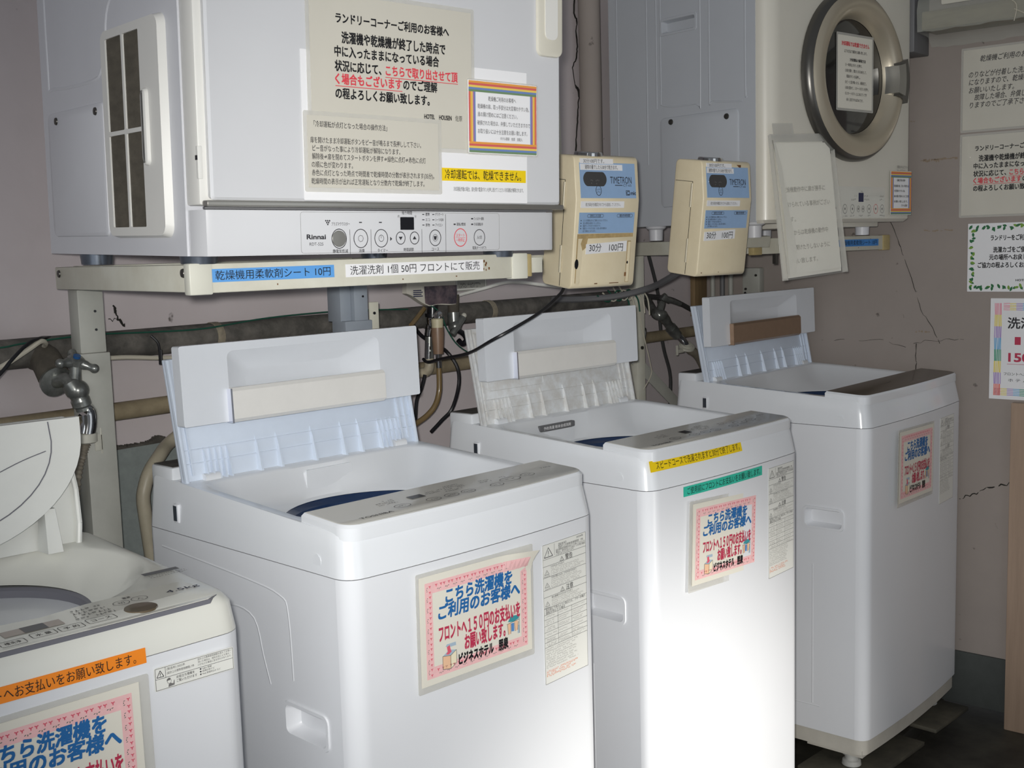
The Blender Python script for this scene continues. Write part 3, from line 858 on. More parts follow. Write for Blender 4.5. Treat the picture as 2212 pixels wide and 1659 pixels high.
    pic = MB().poly([(0.408, 0.8165), (0.4085, 0.819), (0.411, 0.8204), (0.4135, 0.8195), (0.4125, 0.817), (0.4105, 0.8172)], y).poly([(0.410, 0.809), (0.4105, 0.8125), (0.413, 0.8135), (0.4165, 0.812), (0.4175, 0.816), (0.4182, 0.816), (0.4180, 0.810)], y)
    pic.ring2(0.4115, 0.8160, 0.0028, 0.0030, 0.0005, y, 16)
    flat('line_drawing', pic, 'ink_grey', s)
    return root
MT['ivory'] = M('ivory', (222, 222, 214), 0.28, coat=0.3, var=0.02)
MT['ivory_panel'] = M('ivory_panel', (214, 213, 204), 0.14, coat=0.7, var=0.02)
MT['lid_ivory'] = M('lid_ivory', (226, 227, 222), 0.34, var=0.04, vscale=14)
MT['hub_grey'] = M('hub_grey', (112, 112, 120), 0.4)
MT['display_tan'] = M('display_tan', (150, 134, 124), 0.25, coat=0.4)
MT['brown_button'] = M('brown_button', (96, 84, 66), 0.25, coat=0.5)
round_lid_washer()

# ---------------------------------------------------------------- the room
TR = 0.075
WO = Vector((0, 0.77, 0))                       # a point on the back wall
wx, wy = Vector((math.cos(TR), math.sin(TR), 0)), Vector((-math.sin(TR), math.cos(TR), 0))
CORNER = Vector((2.169, 0.933, 0))
MR = Matrix.Translation(CORNER) @ Matrix.Rotation(TR, 4, 'Z')     # room frame: x along the back wall, y into it, from the right hand corner
struct('wall_back', MB().box(-4.2, 0.12, 0.0, 0.12, 0, 2.8), 'wall', loc=CORNER, rz=TR)
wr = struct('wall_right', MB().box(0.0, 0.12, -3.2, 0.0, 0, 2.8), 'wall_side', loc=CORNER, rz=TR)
struct('floor', MB().box(-4.2, 0.12, -3.2, 0.12, -0.25, -0.055), 'floor', loc=CORNER, rz=TR)
struct('trim_1', MB().box(-4.2, 0.0, -0.80, 0.0, -0.055, -0.012, 0.004), 'floor', loc=CORNER, rz=TR)   # low plinth the machines stand on
struct('baseboard_right', MB().box(-0.008, 0.0, -0.968, 0.0, -0.012, 0.142, 0.002), 'skirting', loc=CORNER, rz=TR)
struct('trim_2', MB().box(-0.020, 0.0, -2.3, -0.970, -0.055, 0.868, 0.003), 'wood_panel', loc=CORNER, rz=TR)  # wooden wainscot by the door
struct('trim_3', MB().box(-4.2, -1.95, -0.014, 0.0, -0.012, 0.972, 0.003), 'ledge', loc=CORNER, rz=TR)       # grey-blue dado low on the back wall
# dust lying on the dado
dl = MB()
rnd = random.Random(11)
prev = None
for k in range(120):
    x = -2.2+0.25*k/119
    h = 0.0035+0.0025*rnd.random()+0.008*math.exp(-((k-84)/7.0)**2)+0.004*math.exp(-((k-40)/4.0)**2)
    if prev:
        dl.box(prev[0], x, -0.016, -0.001, 0.9715, 0.9715+h)
    prev = (x, h)
o = dl.build('dust', 'dust')
o.location, o.rotation_euler = CORNER, (0, 0, TR)
tag(o, 'dark dust lying along the top of the grey dado behind the post', 'dust', kind='stuff')
# slabs under the machine feet
for k, (x, y, sx, sy, lb) in enumerate(((1.72, 0.13, 0.17, 0.09, 'concrete slab under the front left foot of the brown panel machine'), (2.085, 0.16, 0.105, 0.11, 'concrete slab under the front right foot of the brown panel machine'))):
    o = MB().box(x-sx, x+sx, y-sy, y+sy, -0.012, 0.0, 0.003).build('paving_slab', 'slab')
    tag(o, lb, 'slab', 'slabs under the machine')
sup = [(0.055, 0.06), (0.47, 0.06), (0.055, 0.485), (0.47, 0.485)]
def pad(x, y):
    o = MB().box(x-0.05, x+0.05, y-0.05, y+0.05, -0.012, 0.0, 0.003).build('foot_pad', 'slab')
    tag(o, 'flat concrete pad under a washing machine foot', 'pad', 'pads under the machine feet')
for ox, oy in ((0, 0), (0.7067, 0.0271)):
    for x, y in sup:
        pad(ox+x, oy+y)
for x, y in ((0.055, 0.485), (0.55, 0.485)):
    pad(1.593+x*math.cos(0.052)-y*math.sin(0.052), 0.0575+y)
for x, y in ((0.06, 0.06), (0.46, 0.06), (0.06, 0.40), (0.46, 0.40)):
    pad(-0.6846+x+0.04*y, 0.0208+y-0.04*x)
# cracks and stains in the plaster
def crack(name, pts, r, parent_mat='crack'):
    mb = MB()
    rnd = random.Random(len(pts))
    P = []
    for a, b in zip(pts[:-1], pts[1:]):
        for k in range(4):
            t = k/4
            q = Vector(a).lerp(Vector(b), t)
            q.z += rnd.uniform(-1, 1)*0.004
            q.x += rnd.uniform(-1, 1)*0.002
            P.append(q)
    P.append(Vector(pts[-1]))
    mb.tube(P, r, 5, 0, r_list=[r*rnd.uniform(0.5, 1.3) for _ in range(12)])
    o = struct(name, mb, parent_mat)
    return o
crack('trim_4', [(2.215, 0.311, 1.367), (2.217, 0.289, 1.318), (2.218, 0.272, 1.265), (2.221, 0.24, 1.179), (2.222, 0.22, 1.114), (2.224, 0.193, 1.075), (2.226, 0.166, 1.021)], 0.0008)
crack('trim_5', [(2.221, 0.232, 1.021), (2.221, 0.234, 0.982), (2.221, 0.231, 0.962), (2.221, 0.236, 0.93)], 0.0010)
crack('trim_6', [(2.221, 0.24, 1.021), (2.2225, 0.20, 1.027), (2.226, 0.15, 1.032), (2.231, 0.1, 1.034)], 0.0005)
crack('trim_7', [(2.218, 0.262, 1.010), (2.214, 0.34, 1.026), (2.206, 0.44, 1.023), (2.2, 0.52, 1.02)], 0.0005)
crack('trim_8', [(2.231, 0.105, 0.583), (2.233, 0.082, 0.595), (2.234, 0.057, 0.604), (2.236, 0.039, 0.62), (2.2395, 0.008, 0.63), (2.2405, -0.023, 0.639), (2.2425, -0.047, 0.649), (2.244, -0.067, 0.674), (2.247, -0.12, 0.69)], 0.0016)
crack('trim_9', [(1.518, 0.884, 2.0), (1.516, 0.884, 1.948), (1.528, 0.885, 1.931), (1.521, 0.884, 1.9), (1.528, 0.885, 1.864), (1.521, 0.884, 1.832), (1.503, 0.883, 1.806), (1.514, 0.884, 1.763), (1.532, 0.885, 1.734), (1.522, 0.884, 1.69), (1.518, 0.884, 1.652), (1.513, 0.884, 1.614), (1.508, 0.883, 1.55)], 0.0032)
crack('trim_11', [(0.078, 0.7755, 1.236), (0.084, 0.776, 1.224), (0.088, 0.7763, 1.214), (0.096, 0.777, 1.203), (0.10, 0.7775, 1.196)], 0.0022)
crack('trim_12', [(0.068, 0.775, 1.215), (0.078, 0.7758, 1.210), (0.09, 0.7765, 1.209)], 0.0008)
st = MB()
for x0, x1, z0, z1 in ((-0.81, -0.70, 1.530, 1.536), (-0.76, -0.715, 1.526, 1.534), (-0.675, -0.69, 1.64, 1.643), (-0.80, -0.72, 1.335, 1.339), (-0.74, -0.70, 1.050, 1.056)):
    a, b = sorted((x0, x1))
    n_ = 14
    for q in range(n_):
        if rnd.random() < 0.75:
            h_ = (z1-z0)*rnd.uniform(0.3, 1.0)
            m_ = (z0+z1)/2+rnd.uniform(-1, 1)*0.0015
            st.box(-0.0004, 0.0005, a+(b-a)*q/n_, a+(b-a)*(q+1)/n_, m_-h_/2, m_+h_/2)
struct('trim_10', st, 'stain', loc=CORNER, rz=TR)

# ---------------------------------------------------------------- pipes along the back wall
def on_wall(x, off):
    """point of the room at world x, `off` in front of the back wall"""
    y = 0.77+x*math.tan(TR)-off/math.cos(TR)
    return x, y
def along(name, label, cat, x0, x1, z, off, r, mat, group=None, collars=()):
    root = thing(name, label, cat, (*on_wall(x0, off), z), (0, 0, TR), group)
    L = (x1-x0)/math.cos(TR)
    MB().cyl((0, 0, 0), (L, 0, 0), r, n=20).build('pipe', mat, root)
    for c in collars:
        MB().cyl((c-0.008, 0, 0), (c+0.008, 0, 0), r*1.07, n=20).build('bracket', 'pvc', root)
        MB().box(c-0.008, c+0.008, r*0.9, off-0.001, -0.008, 0.008).build('bracket', 'pvc', root)
    return root
lag = along('lagged_pipe', 'dusty dark grey lagged water pipe running along the back wall', 'pipe', -0.75, 1.72, 1.168, 0.046, 0.0255, 'pipe_grey', collars=(1.02, 1.83))
along('drain_pipe', 'beige drain pipe low on the back wall behind the machines', 'pipe', -0.75, 2.10, 1.047, 0.045, 0.0165, 'pipe_beige', collars=(0.30, 2.45))
# painted vertical duct between the two dryers
t = thing('duct_pipe', 'painted vertical duct on the back wall left of the round door dryer', 'duct', (1.525, 0.838, 1.25))
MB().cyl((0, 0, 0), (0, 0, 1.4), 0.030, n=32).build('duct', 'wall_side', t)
MB().box(-0.02, 0.02, 0.03, 0.056, 0.25, 0.27).build('bracket', 'wall_side', t)

# ---------------------------------------------------------------- taps, hoses
def cross_handle(mb, c, ax, r, n=3, ph=0.0):
    c = Vector(c)
    ax = Vector(ax).normalized()
    e = ax.orthogonal().normalized()
    b = ax.cross(e)
    mb.lathe([(0.0, -0.004), (r*0.42, -0.004), (r*0.46, 0.006), (r*0.3, 0.010), (0, 0.011)], c, ax)
    for k in range(n):
        a = ph+2*PI*k/n
        d = e*math.cos(a)+b*math.sin(a)
        mb.tube([c+d*r*0.2, c+d*r*0.7, c+d*r], r*0.26, 10, 3, r_list=[r*0.26, r*0.2, r*0.24])
        mb.sphere(c+d*r, r*0.25)
    return mb
t = thing('water_tap', 'corroded chrome tap with three arm handle at the left post', 'tap', (-0.09, 0.713, 1.150))
MB().tube([(0.0, 0.020, 0.012), (0.0, -0.02, 0.005), (-0.003, -0.055, -0.022)], 0.026, 16, 4).build('lagged_stub', 'pipe_dark', t)
MB().lathe([(0.012, 0.010), (0.026, 0.008), (0.027, 0.0), (0.012, -0.004)], (-0.002, -0.060, -0.030), (0, 1, 0.4)).build('wall_flange', 'chrome_dark', t)
b = MB().tube([(-0.002, -0.056, -0.028), (0.006, -0.085, -0.026), (0.014, -0.097, -0.046), (0.020, -0.098, -0.062), (0.024, -0.098, -0.078)], 0.014, 16, 5, r_list=[0.013, 0.012, 0.017, 0.014, 0.016, 0.012])
b.sphere((0.017, -0.097, -0.044), 0.0185)
b.cyl((0.012, -0.094, -0.045), (0.016, -0.098, 0.0), 0.010, n=16)
b.build('tap_body', 'chrome_dark', t)
cross_handle(MB(), (0.016, -0.098, 0.004), (0.15, -0.45, 1), 0.032, 3, 0.5).build('handle', 'chrome_dark', t)
MB().cyl((0.012, -0.112, 0.012), (0.012, -0.114, 0.016), 0.006, n=12).build('cold_mark', 'tub_blue', t)
MB().tube([(0.024, -0.098, -0.078), (0.030, -0.098, -0.082), (0.030, -0.098, -0.10), (0.026, -0.098, -0.118)], 0.0155, 14, 4).build('spout', 'chrome', t)
t = thing('water_hose', 'grey corrugated hose with a white lever coupling below the left tap', 'hose', (-0.066, 0.616, 1.03))
c = MB().lathe([(0.014, 0.0), (0.0175, -0.002), (0.0175, -0.016), (0.014, -0.018)], (0.002, 0, 0.004), (0, 0, 1))
c.box(0.014, 0.030, -0.004, 0.004, -0.030, -0.001, 0.002).box(0.024, 0.029, -0.004, 0.004, -0.036, 0.010, 0.002)
c.build('coupling', 'connector_white', t)
h = []
for k in range(34):
    s = k/33
    h.append((0.0105 if k % 2 else 0.0082))
MB().tube([(0.0, 0, -0.012), (-0.008, 0, -0.028), (-0.016, 0.002, -0.05), (-0.022, 0.006, -0.085), (-0.02, 0.02, -0.12)], 0.0095, 12, 9, r_list=h).build('hose', 'hose_grey', t)

t = thing('water_tap', 'chrome tap on a vertical riser with a dark handle under the paper packet', 'tap', (0.820, 0.742, 1.08))
b = MB().cyl((0.0, 0.0, -0.005), (0.004, 0.0, 0.045), 0.010, n=16).cyl((0.004, 0, 0.045), (0.008, 0, 0.062), 0.012, n=16)
b.cyl((0.008, 0, 0.062), (0.016, 0, 0.096), 0.0155, 0.012, n=18).sphere((0.012, -0.004, 0.072), 0.017)
b.tube([(0.012, -0.004, 0.074), (0.004, -0.03, 0.090), (-0.010, -0.05, 0.098), (-0.016, -0.052, 0.086), (-0.016, -0.052, 0.074)], 0.0095, 14, 5)
b.build('tap_body', 'chrome', t)
MB().cyl((0.016, 0, 0.096), (0.018, 0, 0.128), 0.0125, n=18).cyl((0.016, 0, 0.090), (0.016, 0, 0.098), 0.0175, n=18).build('handle', 'black', t)
MB().cyl((0.004, 0.0, 0.012), (0.004, 0, 0.016), 0.0115, n=16).cyl((0.0, 0.0, -0.018), (0.004, 0.0, 0.045), 0.0102, n=16).build('riser', 'chrome_dark', t)
MB().tube([(0.0, 0.0, -0.005), (0.0, 0.0, -0.026), (-0.004, 0.012, -0.037), (-0.02, 0.036, -0.038)], 0.0118, 14, 5).build('elbow', 'pvc', t)
t = thing('water_hose', 'gold brown hose with a cream screw coupling on the chrome tap', 'hose', (0.803, 0.690, 1.05))
MB().lathe([(0.013, 0.098), (0.0135, 0.118), (0.010, 0.120)], (0, 0, 0), (0, 0, 1)).build('coupling_ring', 'connector', t)
MB().lathe([(0.010, 0.04), (0.0115, 0.04), (0.0145, 0.085), (0.014, 0.099), (0.010, 0.1)], (0, 0, 0), (0, 0, 1)).build('coupling_sleeve', 'connector_brown', t)
MB().cyl((0, 0, 0.008), (0, 0, 0.042), 0.0065, n=16).build('ferrule', 'chrome', t)
MB().tube([(0, 0, 0.012), (0.0, 0, 0.0), (-0.002, 0, -0.045), (-0.016, 0.0, -0.076), (-0.038, 0.006, -0.098), (-0.075, 0.006, -0.114), (-0.12, 0.0, -0.14)], 0.0063, 14, 6).build('hose', 'hose_gold', t)
t = thing('water_tap', 'second chrome tap with a black loop spout beside the gold hose', 'tap', (0.900, 0.745, 1.12))
MB().cyl((0.004, 0, 0.052), (0.006, 0, 0.098), 0.0135, n=18).build('lagged_stub', 'pipe_dark', t)
b = MB().cyl((0.003, -0.002, 0.030), (0.004, 0, 0.056), 0.0145, n=18).sphere((0.002, -0.006, 0.024), 0.016)
b.cyl((0.02, -0.016, 0.044), (-0.014, -0.012, 0.006), 0.0085, n=14)
b.build('tap_body', 'chrome_dark', t)
MB().sphere((0.021, -0.018, 0.048), 0.0065).build('valve_knob', 'connector_white', t)
MB().tube([(0.004, -0.012, 0.014), (0.016, -0.018, 0.006), (0.024, -0.020, -0.008), (0.012, -0.020, -0.018), (0.0, -0.018, -0.008)], 0.0062, 12, 5).build('spout', 'black', t)

t = thing('water_tap', 'blackened tap with a lever handle between the second and third coin boxes', 'tap', (1.735, 0.780, 1.12))
t['label'] = 'blackened tap with a lever handle below the right coin box'
b = MB().tube([(0.069, 0.098, 0.048), (0.02, 0.032, 0.010), (0.0, 0.0, 0.0), (0.018, -0.002, -0.004), (0.046, 0.003, -0.024), (0.076, 0.006, -0.049), (0.10, 0.006, -0.067)], 0.014, 14, 5, r_list=[0.013, 0.013, 0.016, 0.017, 0.015, 0.013, 0.016, 0.015])
b.tube([(0.004, 0, 0.002), (0.014, 0, 0.02), (0.022, 0.002, 0.032)], 0.011, 12, 4)
b.cyl((0.068, 0.006, -0.042), (0.086, 0.006, -0.056), 0.017, n=18)
b.build('tap_body', 'chrome_dark', t)
MB().tube([(0.022, 0.0, 0.052), (0.034, -0.006, 0.042), (0.060, -0.01, 0.036), (0.092, -0.012, 0.026)], 0.0085, 12, 5, r_list=[0.012, 0.010, 0.008, 0.0075]).build('handle', 'chrome_dark', t)
MB().tube([(0.098, 0.006, -0.066), (0.110, 0.0, -0.076), (0.116, -0.008, -0.090), (0.120, -0.011, -0.1)], 0.0105, 14, 4).build('spout', 'chrome', t)
t = thing('water_hose', 'grey hose with a pale lever ring on the blackened tap', 'hose', (1.858, 0.769, 1.018))
c = MB()
for rr, z in ((0.0245, 0.0), (0.019, 0.005), (0.0145, 0.008)):
    c.lathe([(rr-0.004, -0.004), (rr, -0.003), (rr, 0.003), (rr-0.004, 0.004)], (0.0, 0, z), (-0.25, -0.45, 1))
c.box(-0.046, -0.014, -0.004, 0.004, -0.016, -0.004, 0.002).box(-0.050, -0.044, -0.004, 0.004, -0.022, 0.008, 0.002).build('coupling', 'connector_white', t)
MB().tube([(0.0, 0, 0.0), (0.022, 0.002, -0.012), (0.05, 0.004, -0.024), (0.085, 0.014, -0.044), (0.125, 0.024, -0.08), (0.16, 0.03, -0.13)], 0.0135, 14, 5).build('hose', 'hose_grey', t)
o = MB().tube([(0.20, 0.735, 1.0), (0.15, 0.731, 0.974), (0.112, 0.700, 0.959), (0.082, 0.684, 0.936), (0.068, 0.680, 0.909), (0.064, 0.680, 0.888), (0.066, 0.680, 0.855), (0.08, 0.680, 0.70)], 0.0125, 14, 6).build('water_hose', 'hose_pale')
tag(o, 'pale hose curving down behind the left rear corner of the peeling notice machine', 'hose')

# ---------------------------------------------------------------- cables
def cable(label, pts, r, mat, name='cable', cat='cable', smooth=7):
    o = MB().tube(pts, r, 8, smooth).build(name, mat)
    return tag(o, label, cat)
cable('long black cable sagging from the left coin box to the drain elbow', [(0.784, 0.720, 1.078), (0.772, 0.690, 1.074), (0.757, 0.626, 1.086), (0.717, 0.5, 1.107), (0.689, 0.4, 1.14), (0.729, 0.37, 1.165), (0.804, 0.37, 1.192), (0.868, 0.378, 1.222), (0.89, 0.385, 1.236)], 0.0036, 'cable_black')
cable('black cable making a loop against the wall beside the gold hose', [(0.785, 0.759, 1.162), (0.815, 0.761, 1.129), (0.861, 0.764, 1.103), (0.898, 0.767, 1.084), (0.913, 0.748, 1.047), (0.907, 0.738, 1.005), (0.902, 0.758, 0.949), (0.875, 0.766, 0.923), (0.84, 0.766, 0.90)], 0.0046, 'cable_black')
cable('black cable dropping beside the lid of the peeling notice machine', [(0.80, 0.735, 1.04), (0.788, 0.735, 1.01), (0.768, 0.73, 0.985), (0.762, 0.73, 0.94)], 0.004, 'cable_black')
cable('green wire hanging down beside the gold hose', [(0.775, 0.735, 1.215), (0.84, 0.728, 1.185), (0.868, 0.73, 1.14), (0.905, 0.735, 1.10), (0.96, 0.74, 1.07), (1.0, 0.745, 1.05)], 0.0017, 'cable_green', 'wire', 'wire')
cable('short dull brass tube bent behind the perforated strip', [(0.77, 0.742, 1.155), (0.80, 0.752, 1.172), (0.825, 0.757, 1.19)], 0.0055, 'hose_gold', 'tube', 'tube')
cable('grey cable hanging straight down beside the right stand post', [(1.73, 0.835, 1.285), (1.732, 0.835, 1.172), (1.734, 0.835, 1.087), (1.748, 0.836, 1.07), (1.737, 0.835, 1.003), (1.733, 0.835, 0.8)], 0.0040, 'cable_dark')
cable('dark grey cable hanging in a slant behind the blackened tap', [(1.797, 0.858, 1.29), (1.845, 0.862, 1.175), (1.86, 0.866, 1.078), (1.879, 0.868, 1.004), (1.913, 0.87, 0.915), (1.903, 0.87, 0.80)], 0.0052, 'cable_dark')
cable('dark hose running sideways behind the blackened tap', [(1.756, 0.850, 1.171), (1.82, 0.853, 1.165), (1.919, 0.862, 1.151), (2.033, 0.875, 1.115), (2.114, 0.885, 1.087)], 0.008, 'cable_dark', 'hose', 'hose')
cable('thick grey conduit slanting down from the right coin box to the wall pipe', [(1.40, 0.44, 1.262), (1.44, 0.52, 1.235), (1.49, 0.62, 1.208), (1.46, 0.70, 1.188), (1.40, 0.765, 1.182), (1.30, 0.79, 1.185)], 0.0085, 'cable_grey', 'conduit', 'conduit')
cable('beige double wire slung from the shelf to the left coin box', [(0.97, 0.80, 1.212), (1.05, 0.792, 1.225), (1.083, 0.751, 1.238), (1.097, 0.702, 1.238), (1.11, 0.653, 1.232), (1.10, 0.56, 1.228), (1.05, 0.44, 1.235)], 0.0042, 'paper_label', 'wire', 'wire')
cable('flat white twin wire tied along the lagged pipe beside the left post', [(-0.26, 0.62, 1.135), (-0.19, 0.637, 1.154), (-0.142, 0.640, 1.178), (-0.116, 0.648, 1.190), (-0.10, 0.665, 1.185), (-0.078, 0.715, 1.168), (-0.01, 0.712, 1.150), (0.062, 0.702, 1.146), (0.139, 0.706, 1.138), (0.194, 0.710, 1.137), (0.4, 0.726, 1.14)], 0.0042, 'cable_white', 'wire', 'wire')
cable('black wire crossing the white twin wire at the left edge', [(-0.26, 0.60, 1.10), (-0.199, 0.615, 1.146), (-0.175, 0.622, 1.167), (-0.142, 0.636, 1.189), (-0.113, 0.655, 1.195), (-0.071, 0.714, 1.191), (0.0, 0.722, 1.185)], 0.0030, 'cable_black', 'wire', 'wire')
cable('thin green wire wandering along the top of the lagged pipe', [(-0.3, 0.676, 1.178), (-0.175, 0.674, 1.183), (-0.128, 0.680, 1.187), (-0.01, 0.690, 1.192), (0.108, 0.702, 1.188), (0.227, 0.712, 1.186), (0.393, 0.735, 1.196), (0.591, 0.748, 1.198), (0.78, 0.762, 1.19)], 0.0016, 'cable_green', 'wire', 'wire')
cable('thin pale wire curling beside the right stand post', [(1.64, 0.78, 1.18), (1.652, 0.775, 1.16), (1.648, 0.775, 1.11), (1.688, 0.775, 0.99), (1.70, 0.78, 0.95), (1.67, 0.785, 0.91)], 0.0016, 'cable_white', 'wire', 'wire')
rnd = random.Random(21)
for k in range(5):
    x = 1.52+0.022*k
    mat, lb = (('cable_green', 'loose green wire tail under the left coin box, strand %s') if k in (0, 2) else ('cable_white', 'loose beige wire tail under the left coin box, strand %s'))
    c = cable(lb % ('nearest the wall pipe', 'second from the wall pipe', 'in the middle of the bunch', 'second from the post', 'nearest the post')[k],
              [(x-0.10, 0.74, 1.19+0.006*k), (x-0.06, 0.735, 1.172), (x-0.02, 0.735, 1.20), (x+0.02, 0.735, 1.175), (x+0.03, 0.735, 1.15-0.006*k)], 0.0022, mat, 'wire', 'wire')
    c['group'] = 'loose wire tails under the coin box'
tie = MB().tube([(0.107, 0.694, 1.182), (0.118, 0.69, 1.168), (0.121, 0.692, 1.150), (0.123, 0.696, 1.128)], 0.0024, 7, 4).tube([(0.123, 0.690, 1.155), (0.123, 0.690, 1.128)], 0.0024, 7, 0).build('cable_tie', 'cable_black')
tag(tie, 'black twisted tie around the white wire left of the lid', 'tie')

# ---------------------------------------------------------------- dryer stands
def stand(name_lbl, loc, rz, w, d, z, posts, xr=()):
    root = thing('dryer_stand', name_lbl, 'stand', (*loc, 0), (0, 0, rz))
    h = 0.040
    MB().box(0.012, w-0.028, 0.0, 0.028, z-h, z, 0.002).build('front_rail', 'stand', root)
    for x, lb in ((0.0, 1), (w-0.030, 2)):
        MB().box(x, x+0.028, 0.010, d, z-h+0.002, z-0.001, 0.002).build('side_rail', 'stand', root)
    MB().box(0.03, w-0.03, d-0.028, d, z-h, z, 0.002).build('rear_rail', 'stand', root)
    for x in (0.0, w-0.030):
        MB().box(x-0.003, x+0.031, -0.0025, 0.016, z-h-0.002, z+0.001, 0.0025).build('corner_cap', 'cap_yellow' if xr else 'cap', root)
    for y in (0.022, d-0.02):
        MB().lathe([(0.0065, 0.0), (0.0055, 0.0022), (0, 0.003)], (-0.0002, y, z-0.012), (-1, 0, 0), 14).build('screw', 'screw', root)
    rs = MB()
    rnd = random.Random(int(w*1000))
    for k in range(9):
        x, zz = rnd.uniform(0.05, w-0.06), rnd.uniform(z-h+0.002, z-0.003)
        rs.rect(x, x+rnd.uniform(0.001, 0.003), zz, zz+rnd.uniform(0.001, 0.003), -0.0003)
    for k in range(4):
        x = w-0.095+rnd.uniform(0, 0.012)
        zz = z-h*0.5+rnd.uniform(-0.008, 0.008)
        rs.rect(x, x+0.003, zz, zz+0.004, -0.0003)
    flat('rust_spots', rs, 'rust', root)
    return root, h
s1, h = stand('grey white steel dryer stand under the square door dryer', (-0.122, 0.152), -0.09, 0.600, 0.514, 1.312, 2)
z = 1.312
MB().box(0.018, 0.062, 0.470, 0.513, 1.166, z-h+0.001, 0.002).build('post', 'stand_post', s1)
MB().box(0.015, 0.066, 0.466, 0.516, -0.012, 1.166, 0.002).build('post', 'stand_post', s1)
for zz in (1.236, 1.205):
    MB().cyl((0.046, 0.4702, zz), (0.046, 0.4685, zz), 0.0022, n=10).build('post_hole', 'black', s1)
MB().box(0.535, 0.560, 0.482, 0.530, 1.186, z-h+0.001, 0.002).box(0.560, 0.592, 0.470, 0.513, 1.186, z-h+0.001, 0.002).build('post', 'stand_blue', s1)
MB().box(0.535, 0.598, 0.466, 0.516, -0.012, 1.188, 0.002).build('post', 'stand_blue', s1)
MB().cyl((0.580, 0.4702, 1.235), (0.580, 0.4685, 1.235), 0.0022, n=10).build('post_hole', 'black', s1)
MB().box(0.600, 0.622, 0.478, 0.482, 1.13, 1.222, 0.001).build('perforated_strip', 'stand', s1)
MB().cyl((0.611, 0.4785, 1.200), (0.611, 0.4765, 1.200), 0.003, n=10).build('strip_hole', 'black', s1)
br = Vector((0.861-0.745, 0, 0.876-1.010))
b = MB().box(-0.016, 0.016, -0.002, 0.002, -0.145, 0.145, 0.001).xf(Matrix.Translation((0.690, 0.530, 0.925)) @ Matrix.Rotation(math.atan2(0.13, -0.15)+PI, 4, 'Y'))
b.build('diagonal_brace', 'stand_post', s1)
MB().box(0.590, 0.985, 0.290, 0.306, z-0.034, z-0.006, 0.001).build('rail_extension', 'stand', s1)
MB().box(0.601, 0.613, 0.001, 0.022, z-0.039, z-0.001, 0.002).build('rail_sleeve', 'cap_yellow', s1)
MB().box(0.612, 0.640, 0.005, 0.019, z-0.033, z-0.007, 0.001).build('rail_stub', 'stand', s1)

s2, h = stand('ivory steel dryer stand under the round door dryer', (1.598, 0.372), -0.113, 0.600, 0.500, 1.328, 1, (1,))
MB().box(0.002, 0.034, 0.418, 0.450, -0.012, 1.328-h+0.001, 0.002).build('post', 'stand', s2)
MB().box(0.564, 0.596, 0.452, 0.484, -0.012, 1.328-h+0.001, 0.002).build('post', 'stand', s2)
MB().cyl((0.020, 0.4185, 1.030), (0.020, 0.4145, 1.030), 0.005, n=14).build('bolt', 'screw', s2)
b = MB().box(-0.017, 0.017, -0.002, 0.002, -0.13, 0.13, 0.001).xf(Matrix.Translation((0.105, 0.436, 0.915)) @ Matrix.Rotation(math.atan2(0.13, -0.11)+PI, 4, 'Y'))
b.build('diagonal_brace', 'stand_post', s2)
MB().box(0.10, 0.108, 0.010, 0.020, 1.262, 1.290).box(0.30, 0.306, 0.012, 0.022, 1.258, 1.29).build('hanging_bolt', 'screw', s2)

# ---------------------------------------------------------------- square door dryer
D1 = thing('clothes_dryer', 'white dryer with square door covered in notices, top left', 'dryer', (-0.1305, 0.1424, 1.3225), (0.022, 0.008, -0.0961), 'clothes dryers on the stands')
w, d, H = 0.640, 0.522, 0.66
mb = MB()
def side_panel(mb, yz_outer, holes):
    v2, f2 = holed(yz_outer, holes)
    mb.add([(0, p[0], p[1]) for p in v2], f2)
fhole = rrect(0.062, 0.250, 0.030, 0.322, 0.012)
vs = [(0, 0, 0), (0, d, 0), (w, d, 0), (w, 0, 0), (0, 0, H), (0, d, H), (w, d, H), (w, 0, H)]
mb.add(vs, [(0, 3, 2, 1), (4, 5, 6, 7), (1, 2, 6, 5), (2, 3, 7, 6), (0, 4, 7, 3)])
side_panel(mb, [(0, 0), (d, 0), (d, H), (0, H)], [fhole])
q = rrect(0.255, 0.488, 0.262, 0.40, 0.03)
mb.tube([(0.0018, p[0], p[1]) for p in [(0.488, 0.52), (0.488, 0.285), (0.47, 0.262), (0.30, 0.258), (0.262, 0.272), (0.245, 0.30), (0.235, 0.345), (0.20, 0.372), (0.10, 0.378)]], 0.0034, 8, 3)
mb.build('cabinet', 'dry_side', D1, 30)
MB().loft([[(x, p[0], p[1]) for p in rrect(0.262+i, 0.492-i, 0.030+i, 0.222-i, 0.012)] for x, i in ((0.001, -0.003), (-0.0025, -0.0015), (-0.004, 0.002))], cap0=False).build('service_cover', 'dry_side', D1, 30)
for y, zz in ((0.452, 0.210), (0.285, 0.212)):
    MB().lathe([(0.0062, 0.0), (0.0055, 0.0025), (0.003, 0.003), (0, 0.0032)], (-0.0035, y, zz), (-1, 0, 0), 14).build('screw', 'screw', D1)
f = MB()
fo = rrect(0.040, 0.236, 0.028, 0.318, 0.016)
pan = [rrect(0.102, 0.156, 0.040, 0.170, 0.002), rrect(0.162, 0.219, 0.040, 0.170, 0.002), rrect(0.102, 0.156, 0.176, 0.306, 0.002), rrect(0.162, 0.219, 0.176, 0.306, 0.002)]
v2, f2 = holed(fo, pan)
f.add([(-0.011, p[0], p[1]) for p in v2], f2)
f.loft([[(-0.011, p[0], p[1]) for p in fo], [(0.004, p[0]+(p[0]-0.138)*0.05, p[1]+(p[1]-0.173)*0.03) for p in fo]], cap0=False, cap1=False)
